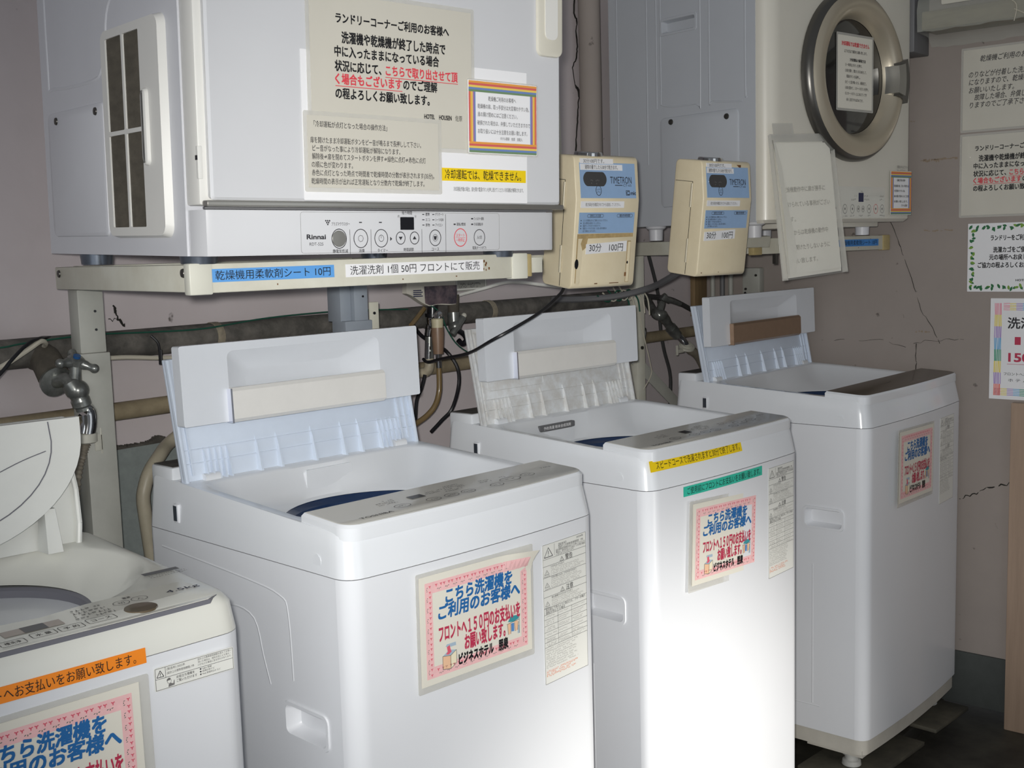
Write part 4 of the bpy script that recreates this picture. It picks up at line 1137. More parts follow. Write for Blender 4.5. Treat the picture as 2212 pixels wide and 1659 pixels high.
for q in pan:
    f.loft([[(-0.011, p[0], p[1]) for p in q], [(-0.007, p[0], p[1]) for p in q]], cap0=False, cap1=False)
fl = f.build('filter_frame', 'dry_bezel', D1, 30)
MB().add([(-0.0085, 0.10, 0.04), (-0.0085, 0.222, 0.04), (-0.0085, 0.222, 0.308), (-0.0085, 0.10, 0.308)], [(0, 3, 2, 1)]).build('filter_mesh', 'mesh_dark', fl, 0)
MB().loft([[(x, p[0], p[1]) for p in rrect(0.076+i, 0.094-i, 0.122+i, 0.226-i, 0.008)] for x, i in ((-0.010, 0), (-0.0155, 0.0015), (-0.017, 0.004))], cap0=False).build('pull_grip', 'dry_bezel', fl, 30)
# front bezel, door, control panel
yb = -0.045
MB().box(0.002, w-0.014, yb+0.006, 0.002, 0.066, H, 0.004).build('front_frame', 'dry_bezel', D1)
lp = []
for x, y in ((0.003, 0.001), (0.003, yb+0.020), (0.009, yb+0.004), (0.020, yb), (w-0.035, yb), (w-0.024, yb+0.004), (w-0.020, yb+0.014), (w-0.020, 0.001)):
    lp.append((x, y))
MB().loft([[(x, y, 0.002) for x, y in lp], [(x, y+0.0008, 0.0) for x, y in lp]][::-1]+[[(x, y, 0.0605) for x, y in lp]]).build('control_panel', 'dry_white', D1, 30)
yd = yb-0.008
door = MB()
door.loft([[(x, y, zz) for x, zz in rrect(0.012+i, w-0.016-i, 0.073+i, H+0.03-i, 0.004)] for y, i in ((yb+0.0065, 0.002), (yd+0.003, 0.0), (yd, 0.0035))], cap0=True)
door = door.build('door', 'dry_white', D1, 30)
MB().box(0.004, w-0.012, yd-0.004, yb+0.004, 0.0645, 0.0725, 0.002).build('trim_strip', 'strip', D1)
MB().box(0.004, w-0.030, yd+0.003, yb+0.003, 0.0612, 0.0642, 0.001).build('trim_strip_lower', 'cable_grey', D1)
# recessed door handle at the right edge
hd = MB()
hd.loft([[(x, y, zz) for x, zz in rrect(0.572+i, w-0.016-i*0.3, 0.304+i, 0.640, 0.012)] for y, i in ((yd-0.0002, 0), (yd-0.005, 0.001), (yd-0.006, 0.005))], cap0=False)
hd = hd.build('door_handle', 'handle_ivory', door, 30)
MB().slab(rrect(0.586, 0.612, 0.330, 0.62, 0.010), yd-0.0075, yd-0.004).build('grip_inset', 'dry_bezel', hd, 30)
lk = MB().box(0.0015, 0.008, -0.040, -0.034, 0.100, 0.142, 0.001)
lk.build('hinge_cover', 'dry_bezel', D1)
MB().box(0.0005, 0.006, -0.039, -0.034, 0.124, 0.130).build('hinge_slot', 'black', D1)
def dryer_print(root, y, x0, dx, zc, big, ink='ink'):
    """control marks of the square dryer"""
    P = MB()
    for k, x in enumerate((0.207, 0.243, 0.278, 0.312, 0.337, 0.375, 0.423, 0.460)):
        r = (0.0125, 0.0122, 0.0118, 0.0085, 0.0085, 0.0110, 0.0125, 0.0112)[k]
        if k != 6:
            P.ring2(x, zc+0.001, r, r*1.12, 0.0011, y)
    Rr = MB().ring2(0.423, zc+0.001, 0.0125, 0.0140, 0.0013, y)
    P.text('Rinnai', 0.155, zc+0.004, 0.030, 0.0085, 0.022, y).text('RDT-52S', 0.159, zc-0.006, 0.022, 0.0055, 0, y)
    P.text('静電気低減', 0.196, zc-0.0165, 0.025, 0.0052, 0.006, y).text('消臭', 0.239, zc-0.0165, 0.010, 0.0052, 0.006, y).text('タイマー', 0.271, zc-0.0165, 0.018, 0.0052, 0.004, y)
    P.text('時間調節', 0.317, zc-0.0160, 0.018, 0.0052, 0.004, y).text('コース', 0.368, zc-0.0160, 0.014, 0.0052, 0.004, y).text('電源(オートオフ)', 0.446, zc-0.0150, 0.027, 0.0050, 0.002, y)
    P.text('プラズマクラスター', 0.195, zc+0.0215, 0.030, 0.0052, 0.002, y)
    for a, b in ((0.186, 0.026), (0.189, 0.026), (0.192, 0.026), (0.1875, 0.0235), (0.1905, 0.0235), (0.189, 0.021)):
        P.ring2(a, zc+b, 0.0012, 0.0012, 0.0011, y, 10)
    for x in (0.243, 0.277):
        P.rect(x-0.0025, x+0.0025, zc+0.023, zc+0.0245, y)
    for x in (0.2245, 0.2600, 0.3500, 0.3945):
        P.rect(x, x+0.0006, zc-0.022, zc+0.014+(0.022 if x > 0.39 else 0), y)
    P.text('残り時間', 0.315, zc+0.0375, 0.018, 0.0052, 0.004, y).text('約', 0.3075, zc+0.0325, 0.0035, 0.0042, 0, y).text('分', 0.3375, zc+0.0325, 0.0035, 0.0042, 0, y)
    for k, (a, b) in enumerate((('標準', 'デリケート'), ('エコ', 'シーツ/毛布'), ('厚物', 'アイロン'))):
        zz = zc+0.0355-0.0078*k
        P.rect(0.3515, 0.3555, zz-0.0006, zz+0.0006, y).text(a, 0.3575, zz, 0.0078, 0.0048, 0.003, y)
        P.rect(0.3700, 0.3740, zz-0.0006, zz+0.0006, y).text(b, 0.3755, zz, 0.0155 if k < 2 else 0.0135, 0.0048, 0.003, y)
    P.rect(0.410, 0.414, zc+0.0200, zc+0.0220, y).text('運転/燃焼', 0.4155, zc+0.0210, 0.0175, 0.0048, 0.003, y)
    P.rect(0.444, 0.448, zc+0.0285, zc+0.0305, y).text('フィルター掃除', 0.4495, zc+0.0295, 0.0195, 0.0048, 0.002, y)
    P.rect(0.444, 0.448, zc+0.0200, zc+0.0220, y).text('冷却運転中', 0.4495, zc+0.0210, 0.0175, 0.0048, 0.003, y)
    P.text('入/切', 0.4550, zc+0.001, 0.0095, 0.0055, 0.002, y)
    P.poly([(0.3085, zc+0.003), (0.312, zc-0.002), (0.3155, zc+0.003)][::-1], y).poly([(0.3335, zc-0.001), (0.3405, zc-0.001), (0.337, zc+0.004)], y).poly([(0.2935, zc-0.003), (0.2970, zc+0.0), (0.2935, zc+0.003)], y)
    P.ring2(0.207, zc+0.001, 0.0050, 0.0055, 0.0008, y, 18).line(0.2045, zc-0.002, 0.2095, zc+0.004, 0.0014, y).ring2(0.243, zc+0.001, 0.0046, 0.0050, 0.0006, y, 7).ring2(0.278, zc+0.001, 0.0046, 0.0050, 0.0007, y, 18).rect(0.2777, 0.2783, zc+0.001, zc+0.0045, y)
    P.ring2(0.375, zc+0.001, 0.0048, 0.0054, 0.0006, y, 18).poly([(0.3732, zc-0.002), (0.3768, zc-0.002), (0.378, zc+0.0035), (0.372, zc+0.0035)], y)
    Rr.text('スタート', 0.4145, zc+0.0045, 0.0165, 0.0052, 0.004, y).text('一時停止', 0.4145, zc-0.003, 0.0165, 0.0052, 0.004, y).rect(0.4135, 0.4325, zc+0.0006, zc+0.0011, y)
    return P, Rr
P, Rr = dryer_print(D1, yb-0.0004, 0, 0, 0.0205, True)
flat('control_marks', P, 'ink', D1)
flat('start_mark', Rr, 'ink_red', D1)
MB().slab(rrect(0.312, 0.336, 0.0335, 0.0520, 0.001), yb-0.0009, yb).build('display', 'black', D1, 0)
MB().lathe([(0.0115, 0.0), (0.0108, 0.0006), (0, 0.0008)], (0.207, yb, 0.0215), (0, -1, 0), 24).build('silver_button', 'strip', D1)
fr = MB()
q = rrect(0.146, 0.500, 0.002, 0.0585, 0.004)
for a, b in zip(q, q[1:]+q[:1]):
    fr.line(a[0], a[1], b[0], b[1], 0.0004, yb-0.0002)
flat('panel_outline', fr, 'ink_grey', D1)
for x, y in ((0.030, 0.03), (0.030, 0.40), (0.56, 0.03), (0.56, 0.40)):
    MB().cyl((x, y, 0.0), (x, y, -0.0105-0.0065*(y/0.4)+0.004*0), 0.026, 0.024, n=24).build('foot', 'tub_steel', D1)

# ---------------------------------------------------------------- round door dryer
D2 = thing('clothes_dryer', 'ivory dryer with a round dark glass door, top right', 'dryer', (1.491, 0.279, 1.3674), (0, 0, -0.092), 'clothes dryers on the stands')
w, d, H = 0.632, 0.505, 0.67
mb = MB()
rec = rrect(0.206, 0.314, 0.486, 0.516, 0.005)
vs = [(0, 0.02, 0), (0, d, 0), (w, d, 0), (w, 0.02, 0), (0, 0.02, H), (0, d, H), (w, d, H), (w, 0.02, H)]
mb.add(vs, [(0, 3, 2, 1), (4, 5, 6, 7), (1, 2, 6, 5), (2, 3, 7, 6), (0, 4, 7, 3)])
side_panel(mb, [(0.02, 0), (d, 0), (d, H), (0.02, H)], [rec])
mb.loft([[(x, p[0], p[1]) for p in rrect(0.206+i, 0.314-i, 0.486+i, 0.516-i, 0.005)] for x, i in ((0, 0), (0.016, 0.004))], cap0=False)
mb.loft([[(x, p[0], p[1]) for p in rrect(0.206-i, 0.314+i, 0.486-i, 0.516+i, 0.006)] for x, i in ((0.0005, 0.007), (-0.0015, 0.006), (-0.0015, 0.001), (0.0005, 0.0))], cap0=False, cap1=False)
for pts in ([(0.475, 0.64), (0.475, 0.10)], [(0.368, 0.64), (0.368, 0.16)], [(0.335, 0.64), (0.335, 0.30)], [(0.320, 0.60), (0.320, 0.35), (0.31, 0.305), (0.205, 0.30), (0.19, 0.315), (0.19, 0.64)], [(0.160, 0.64), (0.160, 0.32), (0.15, 0.30), (0.06, 0.29)], [(0.050, 0.64), (0.050, 0.33), (0.045, 0.30)]):
    mb.tube([(0.0018, p[0], p[1]) for p in pts], 0.0030, 8, 3)
mb.build('cabinet', 'dry_side_dark', D2, 30)
MB().loft([[(x, p[0], p[1]) for p in rrect(0.072+i, 0.320-i, 0.050+i, 0.272-i, 0.012)] for x, i in ((0.001, -0.003), (-0.0025, -0.0015), (-0.004, 0.002))], cap0=False).build('service_cover', 'dry_side_dark', D2, 30)
for y, zz in ((0.284, 0.262), (0.104, 0.258)):
    MB().lathe([(0.0075, 0.0), (0.0065, 0.003), (0, 0.0045)], (-0.0038, y, zz), (-1, 0, 0), 14).build('screw', 'screw', D2)
# bowed front with rounded left and right edges
fp = []
for k in range(9):
    a = PI+PI/2*k/8
    fp.append((0.046+0.045*math.cos(a), 0.018+0.038*math.sin(a)))
for k in range(1, 12):
    x = 0.046+(w-0.046-0.028)*k/12
    u = 2*(x-0.32)/0.56
    fp.append((x, -0.020-0.008*(1-u*u)*1.0))
for k in range(7):
    a = -PI/2+PI/2*k/6
    fp.append((w-0.028+0.022*math.cos(a), 0.004+0.024*math.sin(a)))
fp += [(w-0.006, 0.021), (0.001, 0.021)]
fp0 = [(x+(0.32-x)*0.02, y+0.010 if y < 0 else y) for x, y in fp]
MB().loft([[(x, y, -0.004) for x, y in fp0], [(x, y, 0.004) for x, y in fp], [(x, y, H) for x, y in fp]]).build('front_panel', 'dry_ivory', D2, 30)
yf = -0.0275
cx, cz, R = 0.324, 0.358, 0.211
ax = (0, -1, 0)
door = MB().lathe([(R-0.006, 0.002), (R, 0.006), (R, 0.020), (R-0.006, 0.030), (R-0.012, 0.034)], (cx, yf+0.006, cz), ax, 72, False).build('door', 'door_ring_dark', D2, 40)
MB().lathe([(R-0.010, 0.026), (R-0.012, 0.035), (R-0.024, 0.043), (R-0.040, 0.045), (R-0.054, 0.039), (R-0.064, 0.024), (R-0.070, 0.008)], (cx, yf+0.006, cz), ax, 72, False).build('door_trim', 'door_ring', door, 40)
MB().lathe([(R-0.068, 0.0065), (R-0.076, 0.0085), (0.06, 0.0105), (0.0, 0.011)], (cx, yf+0.006, cz), ax, 64).build('door_glass', 'glass_dark', door, 40)
hs = MB()
def arc(r, a0, a1, y, n=10):
    return [(cx+r*math.cos(a0+(a1-a0)*k/n), y, cz+r*math.sin(a0+(a1-a0)*k/n)) for k in range(n+1)]
a0, a1 = -0.27, 0.27
ri, ro = R-0.058, R+0.003
hs.loft([arc(ri, a0, a1, yf-0.020)+arc(ro, a1, a0, yf-0.012), arc(ri+0.004, a0, a1, yf-0.045)+arc(ro-0.004, a1, a0, yf-0.038)])
hs.build('door_handle', 'door_ring_dark', door, 30)
hs = MB().loft([arc(ri-0.010, a0*0.9, a1*0.9, yf-0.010)+arc(ri+0.030, a1*0.9, a0*0.9, yf-0.012), arc(ri-0.004, a0*0.85, a1*0.85, yf-0.0475)+arc(ri+0.026, a1*0.85, a0*0.85, yf-0.0485)])
hs.build('handle_grip', 'strip', door, 30)
pv = MB().slab(rrect(0.223, 0.482, 0.006, 0.086, 0.003), yf-0.0012, yf+0.010).build('control_panel', 'ivory_panel', D2, 20)
y = yf-0.0018
P = MB()
Rr = MB()
for k, x in enumerate((0.299, 0.332, 0.359, 0.380, 0.408, 0.439, 0.469)):
    r = (0.0095, 0.0092, 0.0065, 0.0065, 0.0090, 0.0100, 0.0090)[k]
    (Rr if k == 5 else P).ring2(x, 0.029, r, r*1.25, 0.001, y)
    P.rect(x-0.002, x+0.002, 0.0265, 0.032, y)
P.text('Rinnai', 0.233, 0.0325, 0.030, 0.0085, 0.022, y)
Rr.text('RDT-54S', 0.238, 0.022, 0.020, 0.0045, 0, y)
rnd = random.Random(8)
for x0, x1, zz in ((0.288, 0.310, 0.012), (0.322, 0.340, 0.012), (0.362, 0.378, 0.012), (0.402, 0.414, 0.012), (0.458, 0.482, 0.012), (0.336, 0.352, 0.063), (0.326, 0.350, 0.053), (0.385, 0.402, 0.062), (0.381, 0.408, 0.053), (0.458, 0.476, 0.062), (0.458, 0.476, 0.053), (0.362, 0.378, 0.0735)):
    dashes(P, x0, x1, zz, 0.004, y, rnd)
flat('control_marks', P, 'ink_grey', pv)
flat('start_mark', Rr, 'ink_red', pv)
MB().slab(rrect(0.360, 0.382, 0.047, 0.070, 0.001), yf-0.0018, yf).build('display', 'ink_navy', pv, 0)
for x, y in ((0.045, 0.06), (0.045, 0.385), (0.515, 0.06), (0.515, 0.385)):
    MB().lathe([(0.028, 0.0), (0.026, -0.006), (0.019, -0.010), (0.018, -0.0385), (0, -0.0385)], (x, y, 0.001), n=24).build('foot', 'dry_side', D2)
MB().box(0.20, 0.545, 0.03, 0.30, -0.016, 0.001, 0.003).build('drip_tray', 'dry_ivory', D2)

# ---------------------------------------------------------------- coin boxes
def coin_box(label, loc, rot, mic, worn, bar):
    root = thing('coin_timer', label, 'coin box', loc, rot, 'coin timers on the dryer stand')
    w, h, d, k, s = 0.168, 0.260, 0.093, 0.176, 0.0149
    prof = [(0.0, 0.004), (0.0, k), (s, h-0.006), (s+0.006, h), (d, h), (d, 0.0), (0.004, 0.0)]
    def rounded(pts, r, n=5):
        out = []
        m = len(pts)
        for q in range(m):
            a, b, c = (Vector(pts[(q+t)%m]) for t in (-1, 0, 1))
            u, v = (a-b).normalized(), (c-b).normalized()
            half = math.acos(max(-1, min(1, u.dot(v))))/2
            t = min(r/math.tan(half), (a-b).length*0.45, (c-b).length*0.45)
            p0, p1 = b+u*t, b+v*t
            for e in range(n+1):
                g = e/n
                out.append(tuple(p0*(1-g)**2+b*2*g*(1-g)+p1*g*g))
        return out
    core = [(0.0, 0.0), (0.0, k), (s, h), (d, h), (d, 0.0)]
    cy_, cz_ = d/2, h/2
    P = rounded(core, 0.012)
    def ringx(x, i_):
        return [(x, y+(cy_-y)*i_/0.045, z+(cz_-z)*i_/0.125) for y, z in P]
    MB().loft([ringx(0.0, 0.0028), ringx(0.0008, 0.0010), ringx(0.0028, 0.0), ringx(w-0.0028, 0.0), ringx(w-0.0008, 0.0010), ringx(w, 0.0028)]).build('case', 'coin', root, 40)
    # seam of the door in the left side, two hinges, chrome coin slot
    MB().box(-0.0006, 0.0004, 0.0355, 0.0365, 0.003, 0.212).box(-0.0006, 0.0004, 0.036, 0.088, 0.2115, 0.2125).build('door_seam', 'crack', root, 0)
    for z0, z1 in ((0.155, 0.208), (0.030, 0.084)):
        hg = MB().cyl((-0.001, 0.036, z0), (-0.001, 0.036, z1), 0.003, n=12)
        for q in range(1, 5):
            hg.cyl((-0.001, 0.036, z0+(z1-z0)*q/5-0.0004), (-0.001, 0.036, z0+(z1-z0)*q/5+0.0004), 0.0033, n=12)
        hg.build('hinge', 'hinge', root)
    MB().lathe([(0.029, 0.0), (0.028, 0.006), (0.026, 0.008), (0.006, 0.008), (0.0, 0.006)], (0.062, 0.045, h-0.001)).build('coin_slot', 'chrome', root)
    lean = math.atan2(s, h-0.006-k)
    up = Matrix.Translation((0, 0, k)) @ Matrix.Rotation(-lean, 4, 'X') @ Matrix.Translation((0, 0, -k))
    X0, X1 = 0.012, w-0.010
    fp_ = MB().slab([(X0, k+0.003), (X1, k+0.003), (X1, h-0.012), (X0, h-0.012)], -0.0012, 0.0).xf(up).build('display_panel', 'coin_face', root, 0)
    y = -0.0016
    T = MB().text('TIMETRON', 0.090, k+0.039, 0.057, 0.018, -0.004, y)
    T.rect(0.102, 0.122, k+0.0278, k+0.0292, y).text('CT-65', 0.124, k+0.0285, 0.022, 0.0055, 0, y)
    T.ring2(0.058, k+0.018, 0.0075, 0.0105, 0.0012, y)
    rnd = random.Random(4)
    dashes(T, 0.053, 0.063, k+0.020, 0.003, y, rnd)
    dashes(T, 0.053, 0.063, k+0.015, 0.003, y, rnd)
    if mic:
        T.text('C', 0.132, k+0.0135, 0.007, 0.009, 0.012, y).frame(0.1305, 0.1405, k+0.0085, k+0.0185, 0.0012, y).text('mic', 0.143, k+0.0135, 0.014, 0.010, 0.014, y)
    flat('lettering', T.xf(up), 'ink', fp_)
    sc = MB().slab([(0.030+0.022*math.cos(t)*(1 if True else 0)+0.020+0.008*(1 if math.cos(t) > 0 else -1), k+0.0400+0.0140*max(-1, min(1, 1.25*math.sin(t)))) for t in [2*PI*i/36 for i in range(36)]], -0.0022, -0.001).xf(up).build('display_window', 'coin_screen', fp_, 0)
    L = MB()
    for a, b in ((0.038, 0.045), (0.051, 0.060)):
        dashes(L, a, b, k+0.0375, 0.003, -0.0025, rnd)
        dashes(L, a+0.001, a+0.004, k+0.0315, 0.003, -0.0025, rnd)
    flat('window_marks', L.xf(up), 'ink_grey', sc)
    # stickers
    st = MB().slab([(0.014, h-0.0140), (0.100, h-0.0140), (0.100, h-0.0040), (0.014, h-0.0040)], -0.0020, -0.0008).xf(up).build('price_sticker', 'paper_white', root, 0)
    flat('lettering', MB().text('30分100円です。', 0.022, h-0.0090, 0.054, 0.0085, 0, -0.0024).xf(up), 'ink', st)
    st = MB().slab([(0.014, h-0.0265), (0.124 if mic else 0.106, h-0.0265), (0.124 if mic else 0.106, h-0.0150), (0.014, h-0.0150)], -0.0020, -0.0008).xf(up).build('price_sticker', 'paper_white', root, 0)
    flat('lettering', MB().text('通常の量でしたら30分で乾きます。', 0.025 if mic else 0.020, h-0.0207, 0.086 if mic else 0.080, 0.0085, 0.002, -0.0024).xf(up), 'ink', st)
    st = MB().slab([(0.012, k-0.016), (0.126, k-0.016), (0.126, k-0.003), (0.012, k-0.003)], -0.0008, 0.0).build('notice_sticker', 'paper_white', root, 0)
    flat('lettering', MB().text('乾き具合を確認されてから追加してください。', 0.024, k-0.0095, 0.092, 0.0068, 0, -0.0012), 'ink', st)
    ip = MB().slab([(0.010, k-0.066), (w-0.012, k-0.066), (w-0.012, k-0.025), (0.010, k-0.025)], -0.0010, 0.0).build('instruction_panel', 'coin_face', root, 0)
    T = MB()
    for x0, x1, tx in ((0.030, 0.072, '使用上の注意'), (0.108, 0.150, '動作時間')):
        q = rrect(x0, x1, k-0.0345, k-0.0285, 0.003)
        for a_, b_ in zip(q, q[1:]+q[:1]):
            T.line(a_[0], a_[1], b_[0], b_[1], 0.0007, y)
        T.text(tx, x0+0.007, k-0.0315, x1-x0-0.014, 0.0048, 0.004, y)
    for q, s_ in enumerate(('１００円硬貨以外はご使用にならないで下さい。', '投入硬貨は返却いたしません。', '電源ランプが点灯のみ有効です。', '電源コードを引き抜くと投入済の硬貨は', '全て無効となります。')):
        zz = k-0.0405-0.0052*q
        if q < 4:
            T.ring2(0.0145, zz, 0.0012, 0.0012, 0.0011, y, 8)
        T.text(s_, 0.020, zz, (0.064, 0.046, 0.046, 0.062, 0.034)[q], 0.0040, 0, y)
    flat('lettering', T, 'ink', ip)
    zq = k-0.107 if worn else k-0.094
    st = MB().slab([(0.032 if worn else 0.012, zq), (0.140 if worn else 0.118, zq+0.004), (0.140 if worn else 0.118, zq+0.025), (0.032 if worn else 0.012, zq+0.020)], -0.0010, 0.0).build('price_sticker', 'paper_white', root, 0)
    xo = 0.040 if worn else 0.020
    flat('lettering', MB().text('30分　100円', xo, zq+0.0125, 0.090, 0.0165, -0.004, -0.0014), 'ink_black', st)
    g = MB()
    if worn:
        g.poly([(0.008, 0.012), (0.020, 0.012), (0.022, 0.075), (0.032, 0.082), (0.036, 0.100), (0.156, 0.102), (0.156, 0.1095), (0.008, 0.109)], -0.0004)
        g.poly([(0.142, 0.010), (0.152, 0.010), (0.152, 0.094), (0.142, 0.094)], -0.0004)
        flat('glue_residue', g, 'glue', root)
        c = MB().poly([(0.010, 0.008), (0.019, 0.008), (0.024, 0.075), (0.018, 0.09), (0.022, 0.1), (0.011, 0.1)], -0.0006).poly([(0.143, 0.011), (0.151, 0.011), (0.151, 0.092), (0.144, 0.092)], -0.0006)
        flat('film_scrap', c, 'coin', root)
        k2 = MB().poly([(0.010+0.005*math.cos(t), 0.050+0.010*math.sin(t)) for t in [2*PI*i/14 for i in range(14)]], -0.0009).poly([(0.145+0.002*math.cos(t), 0.050+0.003*math.sin(t)) for t in [2*PI*i/10 for i in range(10)]], -0.0009)
        flat('torn_hole', k2, 'black', root)
        r = MB().rect(0.060, 0.068, 0.0085, 0.0105, -0.0004).rect(0.10, 0.125, 0.0085, 0.0100, -0.0004).rect(0.139, 0.144, 0.022, 0.030, -0.0007)
        flat('rust_spots', r, 'rust', root)
    else:
        r = MB().poly([(0.118, h-0.006), (0.134, h-0.006), (0.133, h-0.013), (0.129, h-0.022), (0.127, h-0.012)], -0.001).xf(up)
        r.rect(0.012, 0.016, 0.0085, 0.0105, -0.0004).rect(0.072, 0.074, 0.0085, 0.0105, -0.0004)
        flat('rust_spots', r, 'rust', root)
    # bracket fixing it behind
    MB().box(0.060, bar, d-0.001, d+0.014, 0.050, 0.078, 0.002).build('bracket', 'stand', root)
    return root
coin_box('cream coin timer box with peeling glue marks beside the square door dryer', (0.7846, 0.2732, 1.2366), (0.127, 0, -0.153), True, True, 0.12)
coin_box('cream coin timer box with a clean lower front at the ivory stand', (1.2422, 0.2959, 1.2438), (0.1295, 0, -0.109), False, False, 0.372)

# ---------------------------------------------------------------- notices, tapes, posters
def base_of(root):
    return Matrix.Translation(root.location) @ root.rotation_euler.to_matrix().to_4x4()
def placed(root, name, label, cat, p, roll=0.0, pitch=0.0, yaw=0.0, group=None):
    m = base_of(root) @ Matrix.Translation(p) @ Matrix.Rotation(yaw, 4, 'Z') @ Matrix.Rotation(roll, 4, 'Y') @ Matrix.Rotation(pitch, 4, 'X')
    return thing(name, label, cat, m.to_translation(), m.to_euler(), group)

def border_flowers(mbr, mbg, x, z, s, vert):
    f = (lambda a, b: (x+b*s, z+a*s)) if vert else (lambda a, b: (x+a*s, z+b*s))
    for a, b in ((-0.30, 0.16), (0.24, 0.16)):
        for q in range(3):
            t = 2*PI*q/3+0.5
            c = f(a, b)
            p1 = (c[0]+0.14*s*math.cos(t), c[1]+0.14*s*math.sin(t))
            mbr.line(c[0], c[1], p1[0], p1[1], 0.075*s, -0.0005)
    for a, b, d in ((-0.14, -0.18, 0.5), (0.02, -0.22, 1.5), (0.18, -0.16, 0.2)):
        c = f(a, b)
        mbg.line(c[0]-0.06*s*math.cos(d), c[1]-0.06*s*math.sin(d), c[0]+0.06*s*math.cos(d), c[1]+0.06*s*math.sin(d), 0.05*s, -0.0005)

def pay_notice(root, label, p, W, H, roll=0.0, yaw=0.0, pitch=0.0, curl=False, film=(0.006, 0.006, 0.006, 0.010)):
    t = placed(root, 'pay_notice', label, 'notice', p, roll, pitch, yaw, 'pay at the front desk notices')
    nx = 16
    def bend(x, z):
        y = 0.0
        if curl:
            a, b = max(0, x/W-0.72)/0.28, max(0, z/H-0.80)/0.20
            y -= 0.016*(a*b)**1.3+0.004*b*b*a
        return y
    sh = MB()
    nz = 14
    vs = [(W*i/nx, bend(W*i/nx, H*k/nz), H*k/nz) for k in range(nz+1) for i in range(nx+1)]
    vs += [(v[0], v[1]+0.0008, v[2]) for v in vs]
    N = (nx+1)*(nz+1)
    fs = []
    for k in range(nz):
        for i in range(nx):
            a = k*(nx+1)+i
            fs += [(a, a+1, a+nx+2, a+nx+1), (a+N+nx+1, a+N+nx+2, a+N+1, a+N)]
    sh.add(vs, fs).build('paper_sheet', 'paper', t, 60, False)
    l, r_, u, d = film
    fo = rrect(-l, W+r_, -d, H+u, 0.003)
    MB().slab(fo, 0.0010, 0.0016).build('laminate', 'film_edge', t, 0)
    def wrap(mb):
        mb.v = [(x, y+bend(x, z), z) for x, y, z in mb.v]
        return mb
    b = MB()
    i0, i1 = 0.022*W/0.235, 0.017*W/0.235
    m = 0.010*W/0.235
    for k in range(24):
        x0, x1 = m+(W-2*m)*k/24, m+(W-2*m)*(k+1)/24
        b.rect(x0, x1, m, m+i1, -0.0003).rect(x0, x1, H-m-i1, H-m, -0.0003)
    for k in range(14):
        z0, z1 = m+i1+(H-2*m-2*i1)*k/14, m+i1+(H-2*m-2*i1)*(k+1)/14
        b.rect(m, m+i1*0.85, z0, z1, -0.0003).rect(W-m-i1*0.85, W-m, z0, z1, -0.0003)
    flat('pink_border', wrap(b), 'pink', t)
    fr, fg = MB(), MB()
    s = i1*1.05
    for k in range(11):
        x = m+i1+s*0.6+(W-2*m-2*i1-s*1.2)*k/10
        border_flowers(fr, fg, x, H-m-i1/2, s, False)
        border_flowers(fr, fg, x, m+i1/2, s, False)
    for k in range(9):
        z = m+i1*0.6+(H-2*m-1.2*i1)*k/8
        border_flowers(fr, fg, m+i1*0.42, z, s*0.9, True)
        border_flowers(fr, fg, W-m-i1*0.42, z, s*0.9, True)
    flat('border_flowers', wrap(fr), 'pink_deep', t)
    flat('border_leaves', wrap(fg), 'green_deep', t)
    y = -0.0005
    A = MB().text('こちら洗濯機を', 0.215*W, 0.775*H, 0.60*W, 0.135*H, 0.030, y, 0.10).text('ご利用のお客様へ', 0.150*W, 0.640*H, 0.735*W, 0.135*H, 0.030, y, 0.10)
    flat('blue_lettering', wrap(A), 'ink_blue', t)
    A = MB().text('フロントへ１５０円のお支払いを', 0.150*W, 0.440*H, 0.735*W, 0.150*H, 0.028, y).text('お願い致します。', 0.370*W, 0.292*H, 0.37*W, 0.145*H, 0.028, y)
    flat('red_lettering', wrap(A), 'ink_crimson', t)
    A = MB().text('ビジネスホテル　朋泉', 0.315*W, 0.150*H, 0.450*W, 0.105*H, 0.040, y)
    flat('black_lettering', wrap(A), 'ink_black', t)
    # little picture of a washing machine with clothes in it
    X = lambda a: (0.175+0.125*a)*W
    Z = lambda a: (0.095+0.235*a)*H
    q = lambda pts: [(X(a), Z(b)) for a, b in pts]
    pic = flat('picture', MB().poly(q([(0.0, 0.06), (0.55, 0.0), (0.55, 0.52), (0.0, 0.58)]), y), 'cl_peach', t)
    flat('picture_side', MB().poly(q([(0.55, 0.0), (0.95, 0.16), (0.95, 0.68), (0.55, 0.52)]), y), 'cl_cream', pic)
    flat('picture_rim', MB().poly(q([(0.0, 0.58), (0.55, 0.52), (0.95, 0.68), (0.45, 0.76)]), y-0.0001), 'cl_pale', pic)
    flat('picture_cloth', MB().poly(q([(0.22, 0.62), (0.35, 0.70), (0.30, 0.90), (0.50, 0.94), (0.55, 0.78), (0.62, 0.66), (0.42, 0.58)]), y-0.0002), 'pink_deep', pic)
    flat('picture_lid', MB().poly(q([(0.22, 0.92), (0.45, 0.86), (0.95, 0.86), (0.92, 1.0), (0.30, 1.0)]), y-0.0001), 'cl_pale', pic)
    ol = MB()
    for a, b in (((0.0, 0.06), (0.55, 0.0)), ((0.55, 0.0), (0.55, 0.52)), ((0.0, 0.06), (0.0, 0.58)), ((0.0, 0.58), (0.55, 0.52)), ((0.55, 0.0), (0.95, 0.16)), ((0.95, 0.16), (0.95, 0.68)), ((0.55, 0.52), (0.95, 0.68))):
        ol.line(X(a[0]), Z(a[1]), X(b[0]), Z(b[1]), 0.0009, y-0.0003)
    flat('picture_outline', ol, 'ink_grey', pic)
    # little picture of washing on a line
    X = lambda a: (0.755+0.120*a)*W
    Z = lambda a: (0.205+0.195*a)*H
